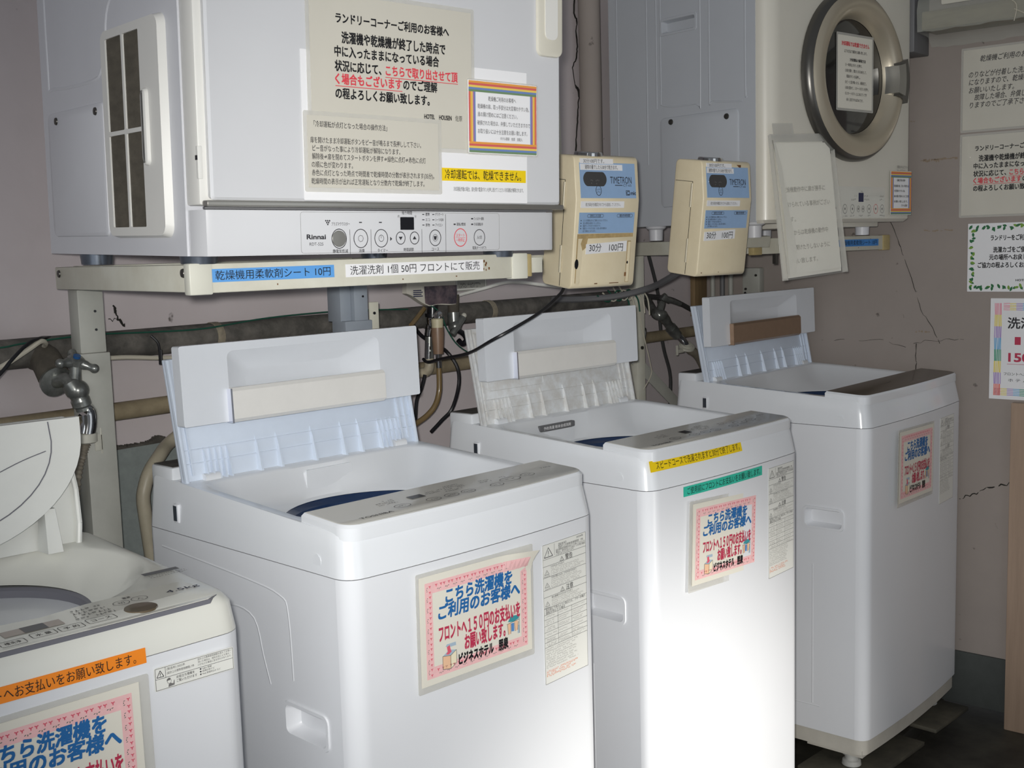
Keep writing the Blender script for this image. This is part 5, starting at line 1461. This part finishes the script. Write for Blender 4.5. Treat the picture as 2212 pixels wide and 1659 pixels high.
    pic = flat('picture', MB().poly(q([(0.10, 0.72), (0.35, 0.98), (1.0, 0.92), (0.95, 0.74), (0.55, 0.66)]), y), 'cl_teal', t)
    flat('picture_shirt', MB().poly(q([(0.05, 0.60), (0.20, 0.66), (0.32, 0.60), (0.30, 0.10), (0.12, 0.08)]), y-0.0001).poly(q([(0.60, 0.62), (0.78, 0.68), (0.92, 0.60), (0.86, 0.18), (0.66, 0.16)]), y-0.0001), 'cl_peach', pic)
    flat('picture_towel', MB().poly(q([(0.36, 0.60), (0.58, 0.60), (0.58, 0.18), (0.36, 0.20)]), y-0.0001), 'cl_blue', pic)
    flat('picture_sock', MB().poly(q([(0.90, 0.40), (1.0, 0.42), (1.0, 0.0), (0.86, 0.0)]), y-0.0001), 'cl_pale', pic)
    ol = MB()
    for a, b in (((0.0, 0.62), (1.0, 0.70)), ((0.05, 0.60), (0.12, 0.08)), ((0.32, 0.6), (0.30, 0.1)), ((0.60, 0.62), (0.66, 0.16)), ((0.92, 0.6), (0.86, 0.18)), ((1.0, 0.9), (1.0, 0.0))):
        ol.line(X(a[0]), Z(a[1]), X(b[0]), Z(b[1]), 0.0009, y-0.0003)
    flat('picture_outline', ol, 'ink_grey', pic)
    return t

pay_notice(w_new, 'pink bordered pay notice with a curling top right corner, second machine from the left', (0.115, -0.0142, 0.692), 0.230, 0.163, roll=0.010, yaw=-0.012, curl=True)
pay_notice(w_plain, 'pink bordered pay notice below the teal tape strip', (0.108, -0.0155, 0.676), 0.233, 0.157, roll=0.05, yaw=0.02, film=(0.010, 0.012, 0.006, 0.012))
pay_notice(w_brown, 'pink bordered pay notice in shade on the brown panel machine', (0.135, -0.0215, 0.666), 0.232, 0.178, roll=0.03, yaw=0.03)
w_small = [o for o in SC.objects if o.get('label', '').startswith('ivory white small')][0]
pay_notice(w_small, 'pink bordered pay notice below the orange tape strip, cut off by the photo edge', (0.142, -0.0085, 0.664), 0.232, 0.160, roll=-0.01, film=(0.006, 0.013, 0.007, 0.010))

def tape(root, label, x0, x1, z0, z1, mat, s, surf, tx0, tx1, ink='ink_black', name='tape_label', group='printed tape strips on the machines'):
    base = base_of(root)
    m = base @ Matrix.Translation((x0, 0, z0))
    t = thing(name, label, 'tape label', m.to_translation(), m.to_euler(), group)
    mb = MB()
    n = 12
    w = x1-x0
    vs = []
    for zz in (0, z1-z0):
        for i in range(n+1):
            vs.append((w*i/n, surf(x0+w*i/n, z0+zz)-0.0010, zz))
    vs += [(v[0], v[1]+0.0009, v[2]) for v in vs]
    k = 2*(n+1)
    fs = []
    for i in range(n):
        fs += [(i, i+1, n+2+i, n+1+i), (k+n+1+i, k+n+2+i, k+i+1, k+i)]
    mb.add(vs, fs).build('strip', mat, t, 60, False)
    T = MB().text(s, tx0-x0, (z1-z0)/2, tx1-tx0, (z1-z0)*0.72, 0.0, 0.0)
    T.v = [(x, surf(x0+x, z0+z)-0.0014, z) for x, y, z in T.v]
    flat('lettering', T, ink, t)
    return t
def surf_front(W, bow):
    return lambda x, z: -bow*(1-(2*x/W-1)**2)
def surf_apron(W, bow, zs, zt):
    def f(x, z):
        k = max(0, min(1, (z-zs)/(zt-zs)))
        q = 1-(2*x/W-1)**2
        return (-bow*q)*(1-k)+(-bow*0.8*q+0.012)*k-0.0016*k*(1-k)*0
    return f
tape(w_plain, 'yellow tape strip under the control panel of the third machine', 0.014, 0.300, 0.9075, 0.9275, 'tape_yellow', 'スピードコースで洗濯されますと30分で終了します。', surf_apron(0.525, 0.012, 0.873, 0.932), 0.030, 0.292)
tape(w_plain, 'teal tape strip just above the notice on the third machine', 0.096, 0.361, 0.8495, 0.8685, 'tape_teal', 'ご使用前にフロントにお支払いをお願い致します。', surf_front(0.525, 0.012), 0.106, 0.353)
tape(w_small, 'orange tape strip on the small round lid machine at the left edge', 0.110, 0.385, 0.846, 0.864, 'tape_orange', 'ご使用前にフロントへお支払いをお願い致します。', lambda x, z: surf_front(0.52, 0.006)(x, z)-0.0006+max(0, z-0.852)*0.12, 0.118, 0.372)
# strips on the shelf edges
fl0 = lambda x, z: -0.0004
tape(s1, 'blue tape strip on the shelf edge under the square door dryer', 0.028, 0.2235, 1.2865, 1.3045, 'tape_blue', '乾燥機用柔軟剤シート 10円', fl0, 0.035, 0.217, group='printed strips on the shelf edges')
tape(s1, 'white tape strip on the shelf edge under the square door dryer', 0.2435, 0.505, 1.2855, 1.3045, 'paper_white', '洗濯洗剤 1個 50円 フロントにて販売', fl0, 0.251, 0.497, group='printed strips on the shelf edges')
tape(s2, 'deep blue tape strip on the shelf edge under the round door dryer', 0.358, 0.545, 1.2995, 1.3185, 'tape_blue_deep', '乾燥機用柔軟剤シート 10円', fl0, 0.368, 0.538, group='printed strips on the shelf edges')
tape(s2, 'white tape strip half hidden behind the hanging sleeve', 0.11, 0.346, 1.298, 1.3185, 'paper_white', '洗濯洗剤 1個 50円 フロントにて販売', fl0, 0.118, 0.338, group='printed strips on the shelf edges')

# ---- notices on the square door of the left dryer (heights measured from the floor)
ZD = 1.3225
def film_notice(root, name, label, x0, x1, z0, z1, y, paper='paper_grey', margin=0.006, thick=0.0006, roll=0.0, group=None, cat='notice', film=True):
    t = placed(root, name, label, cat, (x0, y, z0), roll, group=group)
    w, h = x1-x0, z1-z0
    if film:
        MB().slab(rrect(0, w, 0, h, 0.003), 0.0, thick*0.5).build('laminate', 'film_edge', t, 0)
        MB().slab(rrect(margin, w-margin, margin, h-margin, 0.001), -0.0004, 0.0).build('paper_sheet', paper, t, 0)
    else:
        MB().slab(rrect(0, w, 0, h, 0.001), -0.0004, 0.0002).build('paper_sheet', paper, t, 0)
    return t
yD = -0.0531
t = film_notice(D1, 'notice', 'white sheet with a yellow tape line, behind the other notices on the square dryer door', 0.148, 0.551, 1.397-ZD, 1.598-ZD, yD-0.0006, 'paper_white', film=False)
MB().slab(rrect(0.233, 0.400, 0.0315, 0.0505, 0.0005), -0.0007, -0.0003).build('yellow_band', 'tape_yellow', t, 0)
T = MB().text('冷却運転では、乾燥できません。', 0.240, 0.041, 0.150, 0.0145, 0.004, -0.001)
T.text('冷却運転作動の場合、扉を開け電源ボタンを押し続けてください冷却運転が解除されます。', 0.256, 0.0195, 0.139, 0.0068, 0, -0.0006)
flat('lettering', T, 'ink_black', t)

def laundry_corner_text(t, ox, oz, sx, sz, y, signed):
    """the laundry corner notice; ox, oz: left end of the first line, sx width scale"""
    B = MB()
    ln = lambda s, x, k, w, h, mb: mb.text(s, ox+x*sx, oz-k*sz, w*sx, h*sz, 0.022, y)
    ln('ランドリーコーナーご利用のお客様へ', 0.003, 0, 0.194, 0.0135, B)
    ln('洗濯機や乾燥機が終了した時点で', 0.012, 0.0255, 0.178, 0.0155, B)
    ln('中に入ったままになっている場合', 0.0, 0.0445, 0.178, 0.0145, B)
    ln('状況に応じて、', 0.0, 0.064, 0.076, 0.0145, B)
    ln('のでご理解', 0.114, 0.0815, 0.060, 0.0145, B)
    ln('の程よろしくお願い致します。', 0.0, 0.101, 0.160, 0.0145, B)
    if signed:
        B.text('HOTEL', ox+0.150*sx, oz-0.1235*sz, 0.019*sx, 0.0085*sz, 0.02, y).text('HOUSEN', ox+0.177*sx, oz-0.1235*sz, 0.023*sx, 0.0085*sz, 0.02, y).text('佐原', ox+0.207*sx, oz-0.1235*sz, 0.013*sx, 0.0085*sz, 0.0, y)
    flat('lettering', B, 'ink_black', t)
    Rr = MB()
    ln('こちらで取り出させて頂', 0.084, 0.064, 0.128, 0.0145, Rr)
    ln('く場合もございます', 0.0, 0.0815, 0.111, 0.0145, Rr)
    Rr.rect(ox+0.083*sx, ox+0.213*sx, oz-0.0738*sz, oz-0.0728*sz, y).rect(ox, ox+0.112*sx, oz-0.0914*sz, oz-0.0904*sz, y)
    flat('red_lettering', Rr, 'ink_red', t)
t = film_notice(D1, 'notice', 'large laminated laundry corner notice on the square dryer door', 0.157, 0.446, 1.470-ZD, 1.682-ZD, yD-0.0018)
laundry_corner_text(t, 0.201-0.157, 1.644-1.470, 1.0, 1.0, -0.0008, True)

t = film_notice(D1, 'notice', 'small laminated instruction sheet low on the square dryer door', 0.148, 0.381, 1.408-ZD, 1.517-ZD, yD-0.0034)
T = MB()
o_ = lambda x, z: (x-0.148, z-1.408)
for s, x0, x1, z in (('「冷却運転が点灯となった場合の操作方法」', 0.164, 0.284, 1.4995), ('扉を開けたまま冷却運転ボタンをピー音が鳴るまで長押しして下さい。', 0.158, 0.343, 1.478), ('ピー音がなった事により冷却運転が解除になります。', 0.161, 0.306, 1.467),
                     ('解除後⇒扉を閉めてスタートボタンを押す⇒緑色に点灯⇒赤色に点灯', 0.160, 0.351, 1.456), ('の順に色が変わります。', 0.159, 0.225, 1.445), ('赤色に点灯となった時点で時間差で乾燥時間の分数が表示されます(35分)。', 0.159, 0.366, 1.434), ('乾燥時間の表示が出れば正常運転となり分数内で乾燥が終了します。', 0.158, 0.348, 1.4225)):
    T.text(s, o_(x0, z)[0], o_(x0, z)[1], x1-x0, 0.0085, 0.003, -0.0008)
flat('lettering', T, 'ink', t)
t = film_notice(D1, 'notice', 'rainbow bordered notice at the right of the square dryer door', 0.4285, 0.570, 1.469-ZD, 1.581-ZD, yD-0.0050, 'paper_white', margin=0.002)
def rainbow(t, w, h, m, y, s=1.0):
    cols = ('rb_green', 'rb_blue', 'rb_yellow', 'rb_red', 'rb_orange')
    for k, c in enumerate(cols):
        b = MB()
        a0 = m+0.0032*k*s
        t_ = 0.0032*s
        b.rect(m, w-m, a0, a0+t_, y-0.0001*k)
        flat('border_stripe', b, c, t)
        z1 = h-m-0.0032*s*(len(cols)-1-k)
        flat('border_stripe', MB().rect(m, w-m, z1-t_, z1, y-0.0001*k), c, t)
    for k, c in enumerate(('rb_red', 'rb_orange', 'rb_yellow', 'rb_violet', 'rb_blue')):
        b = MB()
        x0 = m+0.0026*k*s
        b.rect(x0, x0+0.0026*s, m+0.016*s, h-m-0.016*s, y)
        flat('border_stripe', b, c, t)
        x1 = w-m-0.0026*k*s
        flat('border_stripe', MB().rect(x1-0.0026*s, x1, m+0.016*s, h-m-0.016*s, y), c, t)
rainbow(t, 0.1415, 0.112, 0.003, -0.0008)
T = MB()
for s, x0, x1, z in (('乾燥機ご利用のお客様へ', 0.469, 0.524, 1.553), ('乾燥機の扉、取っ手部分は大変壊れやすい為、', 0.448, 0.551, 1.541), ('扉の開け閉めにはご注意ください。', 0.448, 0.527, 1.529), ('破損された場合は、弁償していただきますので', 0.447, 0.553, 1.5165), ('お取り扱いには十分注意をお願い致します。', 0.448, 0.547, 1.504), ('ホテル朋泉　佐原　支配人', 0.492, 0.537, 1.4945)):
    T.text(s, x0-0.4285, z-1.469, x1-x0, 0.0072 if z > 1.5 else 0.005, 0, -0.0016)
flat('lettering', T, 'ink', t)
# notices on the round door dryer
ZE = 1.3674
t = film_notice(D2, 'notice', 'rainbow bordered notice at the lower right corner of the round door dryer', 0.508, 0.612, 1.380-ZE, 1.497-ZE, -0.0285, 'paper_white', margin=0.001)
rainbow(t, 0.104, 0.117, 0.002, -0.0008, 1.0)
T = MB()
for s, x0, x1, z in (('乾燥機ご利用のお客様へ', 0.030, 0.072, 0.092), ('乾燥機の扉、取っ手部分は', 0.016, 0.088, 0.077), ('大変壊れやすい為、', 0.016, 0.070, 0.064), ('扉の開け閉めにはご注意', 0.016, 0.088, 0.050), ('お願い致します。', 0.016, 0.084, 0.036), ('ホテル朋泉', 0.052, 0.082, 0.0255)):
    T.text(s, x0, z, x1-x0, 0.0062, 0.004, -0.0016)
flat('lettering', T, 'ink', t)
t = placed(D2, 'notice', 'laminated notice with red heading on the round glass door', 'notice', (0.258, yf-0.0065, 1.646-ZE), 0.0)
MB().slab(rrect(-0.006, 0.157, -0.006, 0.184, 0.003), 0.0, 0.0005).build('laminate', 'film_edge', t, 0)
MB().slab(rrect(0, 0.150, 0, 0.178, 0.001), -0.0006, 0.0).build('paper_sheet', 'paper', t, 0)
flat('red_lettering', MB().text('冷却運転では乾燥できません', 0.014, 0.158, 0.122, 0.011, 0.02, -0.001), 'ink_red', t)
T = MB()
for s, x0, x1, z, b in (('以下の方法で解除をお願い致します。', 0.026, 0.126, 0.140, 0), ('冷却運転の解除方法', 0.050, 0.120, 0.120, 0.012), ('①一時停止ボタンを押す。', 0.030, 0.104, 0.107, 0), ('②扉を開け、開けたまま30分して、', 0.030, 0.124, 0.093, 0), ('電源ボタンを長押し。', 0.036, 0.096, 0.079, 0), ('③ピーと音が鳴ったら、解除完了。', 0.030, 0.124, 0.065, 0), ('④扉を閉めて、スタートボタンを押す。', 0.030, 0.134, 0.051, 0), ('⑤スタートボタン上にあるランプが', 0.030, 0.126, 0.037, 0), ('赤く点灯すればOKです。', 0.036, 0.110, 0.022, 0)):
    T.text(s, x0, z, x1-x0, 0.0078, b+0.003, -0.001)
flat('lettering', T, 'ink', t)
flat('fine_print', MB().text('運転中はさわら', 0.545, 0.140, 0.055, 0.008, 0, -0.0262).text('ないで下さい', 0.545, 0.130, 0.042, 0.007, 0, -0.0262), 'ink_grey', D2)
# clear sleeve hanging from the round door dryer
t = placed(D2, 'hanging_sleeve', 'clear plastic sleeve with a curled sheet hanging from the round door dryer', 'sleeve', (-0.022, -0.0325, 1.5665-ZE), roll=-0.05, pitch=-0.085)
w, h = 0.247, 0.342
def sheet(name, mat, x0, x1, z0, z1, f, th=0.0006):
    n = 20
    vs = []
    for z in (z0, (z0*2+z1)/3, (z0+2*z1)/3, z1):
        for i in range(n+1):
            x = x0+(x1-x0)*i/n
            vs.append((x, f(x, z), z))
    k = 4*(n+1)
    vs += [(v[0], v[1]+th, v[2]) for v in vs]
    fs = []
    for r in range(3):
        for i in range(n):
            a = r*(n+1)+i
            fs += [(a, a+1, a+n+2, a+n+1), (k+a+n+1, k+a+n+2, k+a+1, k+a)]
    return MB().add(vs, fs).build(name, mat, t, 60, False)
curl_ = lambda x, z: -0.004-0.010*max(0, 1-x/0.055)**2*(-z/h)
sheet('back_sheet', 'paper_bright', 0.004, w-0.006, -h+0.004, -0.016, lambda x, z: 0.0)
pg = sheet('curled_page', 'paper_bright', 0.010, w-0.010, -h+0.012, -0.02, curl_)
sheet('sleeve_front', 'film', 0.0, w, -h, 0.0, lambda x, z: -0.0095-0.010*math.sin(max(0, min(1, x/w))*PI)*(-z/h)**0.7-0.006*(-z/h))
MB().slab(rrect(-0.001, w, -0.017, 0.002, 0.001), -0.006, -0.003).build('top_seam', 'film_edge', t, 0)
MB().slab(rrect(0.020, 0.10, -0.006, 0.028, 0.002), -0.0005, 0.0).build('tape', 'film_edge', t, 0)
for x0, x1 in ((-0.0008, 0.0012), (w-0.0012, w+0.0008)):
    MB().add([(x0, -0.0098, 0), (x1, -0.0098, 0), (x1, -0.0155, -h), (x0, -0.0155, -h), (x0, 0.0, 0), (x1, 0.0, 0), (x1, 0.0, -h), (x0, 0.0, -h)], [(0, 1, 2, 3), (7, 6, 5, 4), (0, 3, 7, 4), (1, 5, 6, 2)]).build('sleeve_edge', 'film_edge', t, 0)
T = MB()
for s, x0, x1, z in (('乾燥機動作中に扉が勝手に', 0.030, 0.200, -0.130), ('開けられている事例がござい', 0.030, 0.215, -0.165), ('ます。', 0.030, 0.070, -0.20), ('これからは乾燥機の動作中', 0.030, 0.196, -0.232), ('扉を開けたりしないように', 0.030, 0.198, -0.268), ('お願い致します。', 0.030, 0.142, -0.300)):
    T.text(s, x0, z, x1-x0, 0.013, 0.006, 0)
tp = [(0.006, -0.012), (0.020, -0.022), (0.034, -0.075), (0.038, -0.13), (0.046, -0.185), (0.055, -0.23), (0.060, -0.28), (0.050, -0.325), (0.016, -0.336)]
vs = [(x, curl_(x, z)-0.0015, z) for x, z in tp]+[(0.006+0.012*k/8, -0.0085-0.010*math.sin(PI*k/8)*0.5, -0.012-0.324*k/8) for k in range(9)]
MB().add(vs, [(k, k+1, 9+k+1, 9+k) for k in range(8)]).build('turned_page_edge', 'paper_bright', pg, 60, False)
T.v = [(x, curl_(x, z)-0.0004, z) for x, y, z in T.v]
flat('faint_lettering', T, M('ink_faint', (196, 192, 182), 0.6), pg)

# ---- posters on the right hand wall
def wall_poster(label, Y0, z0, z1, w, film, paper='paper_grey', name='wall_notice', roll=0.0):
    X = 2.241-math.tan(TR)*(Y0+0.03)
    t = thing(name, label, 'notice', (X-0.0012, Y0, z0), (0, roll, TR-PI/2), 'notices on the right hand wall')
    h = z1-z0
    if film:
        MB().slab(rrect(0, w, 0, h, 0.004), 0.0, 0.0008).build('laminate', 'film_edge', t, 0)
        MB().slab(rrect(0.006, w-0.006, 0.006, h-0.006, 0.001), -0.0005, 0.0).build('paper_sheet', paper, t, 0)
    else:
        MB().slab(rrect(0, w, 0, h, 0.001), -0.0005, 0.0008).build('paper_sheet', paper, t, 0)
    return t
y = -0.0009
t = wall_poster('topmost laminated notice in slanted print on the right wall', 0.119, 1.598, 1.822, 0.310, True)
T = MB()
for s, x, w_, z in (('乾燥機ご利用のお客様へ', 0.050, 0.163, 0.192), ('のりなどが付着した洗濯物は乾燥機の故障', 0.021, 0.268, 0.152), ('になりますので、乾燥機のご使用はご遠慮', 0.022, 0.268, 0.132), ('お願いいたします。', 0.022, 0.117, 0.111), ('故障した場合、弁償していただくことにな', 0.037, 0.252, 0.0915), ('りますのでご了承下さい。', 0.025, 0.160, 0.0715)):
    T.text(s, x, z, w_, 0.0165, 0.006, y, 0.22)
flat('lettering', T, 'ink', t)
t = wall_poster('laminated laundry corner notice, second from the top on the right wall', 0.119, 1.369, 1.594, 0.310, True)
laundry_corner_text(t, 0.038, 1.5535-1.369, 1.12, 1.06, y, True)
t = wall_poster('white notice with a green leaf border on the right wall', 0.093, 1.167, 1.352, 0.257, False, 'paper_white')
lf, lf2 = MB(), MB()
rnd = random.Random(14)
w_, h_ = 0.257, 0.185
spots = []
for k in range(17):
    spots += [(0.010+0.0148*k, h_-0.012), (0.010+0.0148*k, 0.012)]
for k in range(11):
    spots += [(0.012, 0.022+0.0142*k), (w_-0.012, 0.022+0.0142*k)]
for x, z in spots:
    for q in range(2):
        cx_, cz_ = x+rnd.uniform(-0.004, 0.004), z+rnd.uniform(-0.005, 0.005)
        a = rnd.uniform(0, 2*PI)
        L_, wd_ = rnd.uniform(0.0055, 0.0075), 0.0034
        P = [(cx_+L_*c*math.cos(a)-wd_*s_*math.sin(a), cz_+L_*c*math.sin(a)+wd_*s_*math.cos(a)) for c, s_ in ((-1, 0), (-0.3, -1), (0.5, -0.8), (1, 0), (0.5, 0.8), (-0.3, 1))]
        (lf if rnd.random() < 0.8 else lf2).poly(P, y-0.00002*q)
flat('leaf_border', lf, 'leaf', t)
flat('leaf_border', lf2, 'leaf_light', t)
T = MB()
for s, x, ww, z in (('ランドリーをご利用のお客様へ', 0.061, 0.150, 0.145), ('洗濯カゴをご使用後は', 0.068, 0.118, 0.113), ('元の場所へお戻し下さい。', 0.058, 0.140, 0.093), ('ご協力の程よろしくお願い致します。', 0.028, 0.196, 0.072)):
    T.text(s, x, z, ww, 0.0150, 0.022, y)
T.text('HOTEL HOUSEN', 0.128, 0.031, 0.070, 0.007, 0.02, y)
flat('lettering', T, 'ink_black', t)
t = wall_poster('white price notice with a crayon coloured border, lowest on the right wall', 0.029, 0.874, 1.149, 0.200, False, 'paper_white')
cols = ('cr_pink', 'cr_yellow', 'cr_violet', 'cr_blue', 'cr_green', 'cr_yellow', 'cr_violet', 'cr_red')
H_ = 0.275
for k, c in enumerate(cols):
    b = MB()
    z0, z1 = H_-0.013-0.0315*(k+1), H_-0.013-0.0315*k
    for q in range(6):
        x = 0.0125+0.0032*q
        b.line(x+rnd.uniform(-1, 1)*0.0008, z0, x+rnd.uniform(-1, 1)*0.0008, z1, 0.0022, y)
        b.line(0.2-x, z0, 0.2-x+rnd.uniform(-1, 1)*0.0008, z1, 0.0022, y)
    for q in range(5):
        x0, x1 = 0.034+0.0165*k, 0.034+0.0165*(k+1)
        b.line(x0, H_-0.014-0.0042*q, x1, H_-0.014-0.0042*q+rnd.uniform(-1, 1)*0.001, 0.002, y)
        b.line(x0-0.02, 0.012+0.0042*q, x1-0.02, 0.012+0.0042*q, 0.002, y)
    flat('crayon_border', b, c, t)
T = MB().text('洗濯機', 0.046, 0.208, 0.10, 0.030, 0.015, y).text('フロントへお支払い下さい。', 0.038, 0.070, 0.126, 0.0085, 0.004, y).text('ホ テ ル 朋 泉', 0.050, 0.053, 0.09, 0.0085, 0.004, y)
flat('lettering', T, 'ink', t)
T = MB().text('1', 0.068, 0.161, 0.009, 0.026, 0.03, y).text('回', 0.092, 0.161, 0.026, 0.026, 0.02, y).text('150円', 0.050, 0.116, 0.095, 0.030, 0.024, y).rect(0.046, 0.15, 0.0965, 0.0975, y)
flat('red_lettering', T, 'ink_crimson', t)
# banner on the back wall, mostly hidden by the square door dryer
bx = 1.318
t = thing('wall_banner', 'long white paper banner with upright black writing behind the square door dryer', 'banner', (bx, 0.77+bx*math.tan(TR)-0.0012, 1.566), (0, 0.018, TR))
MB().slab([(0, 0), (0.128, 0), (0.108, 0.46), (0, 0.46)], -0.0004, 0.0004).build('paper_sheet', 'paper', t, 0)
T = MB()
for k, s in enumerate(('入', '感', '店', 'い', '、')):
    T.text(s, 0.018, 0.042+0.068*k, 0.072 if k < 4 else 0.02, 0.062 if k < 4 else 0.05, 0.02, -0.0008)
flat('lettering', T, 'ink_black', t)

# ---------------------------------------------------------------- small things on the back and right wall
t = thing('paper_packet', 'grey paper packet with a dark photo corner hanging under the shelf', 'packet', (0.745, 0.716, 1.198), (0, 0.01, 0.075))
pk = MB()
for k in range(9):
    pass
n = 14
fr_ = [(-0.012+0.160*i/n, -0.0015*math.sin(i*1.3)-0.005, 0.030*max(0, 1-i/6)+0.0012*math.sin(i*0.9)) for i in range(n+1)]
vs = fr_+[(-0.012+0.160*i/n, -0.006, 0.078) for i in range(n+1)]
vs += [(v[0], v[1]+0.014, v[2]) for v in vs]
k = 2*(n+1)
fs = []
for i in range(n):
    fs += [(i, i+1, n+2+i, n+1+i), (k+n+1+i, k+n+2+i, k+i+1, k+i), (i+1, i, k+i, k+i+1), (n+1+i, n+2+i, k+n+2+i, k+n+1+i)]
fs += [(0, n+1, k+n+1, k), (n, k+n, k+2*n+1, 2*n+1)]
pk.add(vs, fs).build('wrapping', 'paper_grey', t, 50)
q = MB()
vs = [(0.045+0.103*i/8, fr_[4+i+(2 if i > 4 else 0) if 4+i+2 <= n else n][1]-0.0016, 0.002+fr_[min(n, 5+i)][2]*1.0) for i in range(9)]+[(0.040+0.108*i/8, -0.0085, 0.044) for i in range(9)]
q.add(vs, [(i, i+1, i+10, i+9) for i in range(8)]).build('photo_corner', 'photo', t, 50, False)
b = MB()
for i in range(4):
    b.rect(0.004, 0.034-0.004*(i % 2), 0.022+0.0042*i, 0.0242+0.0042*i, -0.0095)
flat('printed_bars', b, 'ink_navy', t)
t = thing('plate_label', 'small pale framed card tucked behind the paper packet', 'card', (0.955, 0.790, 1.222), (0, 0, 0.075))
MB().slab(rrect(0, 0.115, 0, 0.06, 0.004), 0.0, 0.006).build('card', 'stand_post', t, 20)
b = MB().frame(0.003, 0.111, 0.003, 0.060, 0.0028, -0.0006)
flat('card_frame', b, 'paper_label', t)
b = MB()
rnd = random.Random(2)
dashes(b, 0.012, 0.095, 0.0165, 0.005, -0.0007, rnd)
dashes(b, 0.012, 0.080, 0.0095, 0.004, -0.0007, rnd)
dashes(b, 0.05, 0.102, 0.045, 0.008, -0.0007, rnd)
b.rect(0.015, 0.095, 0.0275, 0.0285, -0.0007)
flat('fine_print', b, 'ink', t)

o = MB().box(-0.078, -0.004, -0.024, -0.006, 1.09, 1.26, 0.002).build('wooden_board', 'wood')
o.location, o.rotation_euler = CORNER, (0, 0, TR)
tag(o, 'upright wooden board in the corner below the right coin box', 'board')
for k, (yy, mat, lb) in enumerate(((-0.05, 'stand_post', 'pale conduit nearest the wooden board in the corner'), (-0.085, 'cable_grey', 'dark grey conduit between two pale ones in the corner'), (-0.115, 'stand_post', 'pale conduit farthest from the wooden board'))):
    o = MB().cyl((-0.014, yy, 0.9), (-0.014, yy, 1.33), 0.008, n=14).build('conduit', mat)
    o.location, o.rotation_euler = CORNER, (0, 0, TR)
    tag(o, lb, 'conduit', 'conduits in the corner')
t = thing('junction_box', 'grey junction box on the right wall beside the coin box', 'junction box', CORNER+Vector((-0.0, 0, 1.155)), (0, 0, TR))
MB().box(-0.032, -0.001, -0.225, -0.165, 0.0, 0.085, 0.004).build('box', 'stand_post', t)
MB().cyl((-0.032, -0.213, 0.062), (-0.035, -0.213, 0.062), 0.004, n=12).build('screw', 'screw', t)
MB().cyl((-0.032, -0.178, 0.020), (-0.035, -0.178, 0.020), 0.004, n=12).build('screw', 'screw', t)
t = thing('power_plug', 'black plug and cord hanging below the junction box', 'plug', CORNER+Vector((-0.02, -0.2, 1.09)), (0, 0, TR))
MB().box(-0.014, 0.012, -0.016, 0.014, -0.018, 0.020, 0.006).build('plug', 'cable_black', t)
MB().tube([(0, 0, 0.018), (0.0, -0.004, 0.04), (-0.006, 0.01, 0.06), (-0.004, 0.02, 0.075)], 0.0035, 8, 5).build('cord', 'cable_black', t)
# vinyl wrapped shelf high on the right wall
t = thing('wall_shelf', 'rough wooden shelf wrapped in clear vinyl, top right corner', 'shelf', CORNER+Vector((0, 0, 1.868)), (0, 0, TR))
MB().box(-0.105, -0.002, -1.35, -0.745, 0.0, 0.048, 0.003).build('board', 'beam', t)
def sheet2(name, pts, y0, y1, n, amp, mat, seed):
    rnd = random.Random(seed)
    rings = []
    for i in range(n+1):
        yy = y0+(y1-y0)*i/n
        rings.append([(x+rnd.uniform(-1, 1)*amp, yy, z+rnd.uniform(-1, 1)*amp) for x, z in pts])
    vs = [p for r in rings for p in r]
    m = len(pts)
    fs = [(i*m+k, (i+1)*m+k, (i+1)*m+k+1, i*m+k+1) for i in range(n) for k in range(m-1)]
    return MB().add(vs, fs).build(name, mat, t, 60)
sheet2('vinyl_wrap', [(-0.004, -0.034), (-0.010, -0.022), (-0.03, -0.006), (-0.109, -0.005), (-0.111, 0.052), (-0.106, 0.075), (-0.07, 0.11), (-0.03, 0.14)], -1.35, -0.735, 30, 0.0025, 'vinyl', 5)
t2 = t
MB().slab(rrect(0.0, 0.6, 0.0, 0.10, 0.004), 0.0, 0.004).xf(Matrix.Translation((-0.112, -0.80, 0.058)) @ Matrix.Rotation(-PI/2, 4, 'Z') @ Matrix.Rotation(0.05, 4, 'X')).build('bag_paper', 'paper_grey', t2, 20)
MB().tube([(-0.113, -0.985, -0.01), (-0.114, -0.99, 0.03), (-0.113, -0.96, 0.06), (-0.112, -0.93, 0.12)], 0.0012, 6, 4).tube([(-0.113, -0.985, 0.02), (-0.113, -1.02, 0.0), (-0.113, -1.06, -0.02)], 0.0012, 6, 4).build('string', 'cable_white', t2)
MB().tube([(-0.003, -1.0, -0.030), (-0.003, -1.0, -0.06)], 0.0012, 6, 0).build('string', 'cable_black', t2)
t = thing('wall_box', 'dark grey steel box at the back end of the vinyl wrapped shelf', 'box', CORNER+Vector((0, 0, 1.814)), (0, 0, TR))
MB().box(-0.11, -0.001, -0.728, -0.60, 0.0, 0.30, 0.003).build('box', 'cable_grey', t)
# wheel foot at the lower right edge
t = thing('trolley_foot', 'grey round foot with a white wheel at the lower right edge', 'trolley foot', (2.100, -0.245, -0.055))
MB().lathe([(0.02, 0.200), (0.045, 0.190), (0.055, 0.14), (0.053, 0.09), (0.040, 0.075), (0.0, 0.070)], (0, 0, 0)).build('foot_cup', 'caster_grey', t)
MB().lathe([(0.0, -0.014), (0.028, -0.014), (0.034, -0.008), (0.034, 0.008), (0.028, 0.014), (0.0, 0.014)], (0, 0, 0.034), (0.6, 0.8, 0)).build('wheel', 'caster_white', t)
MB().box(-0.010, 0.010, -0.026, 0.026, 0.03, 0.082, 0.004).build('fork', 'caster_white', t)
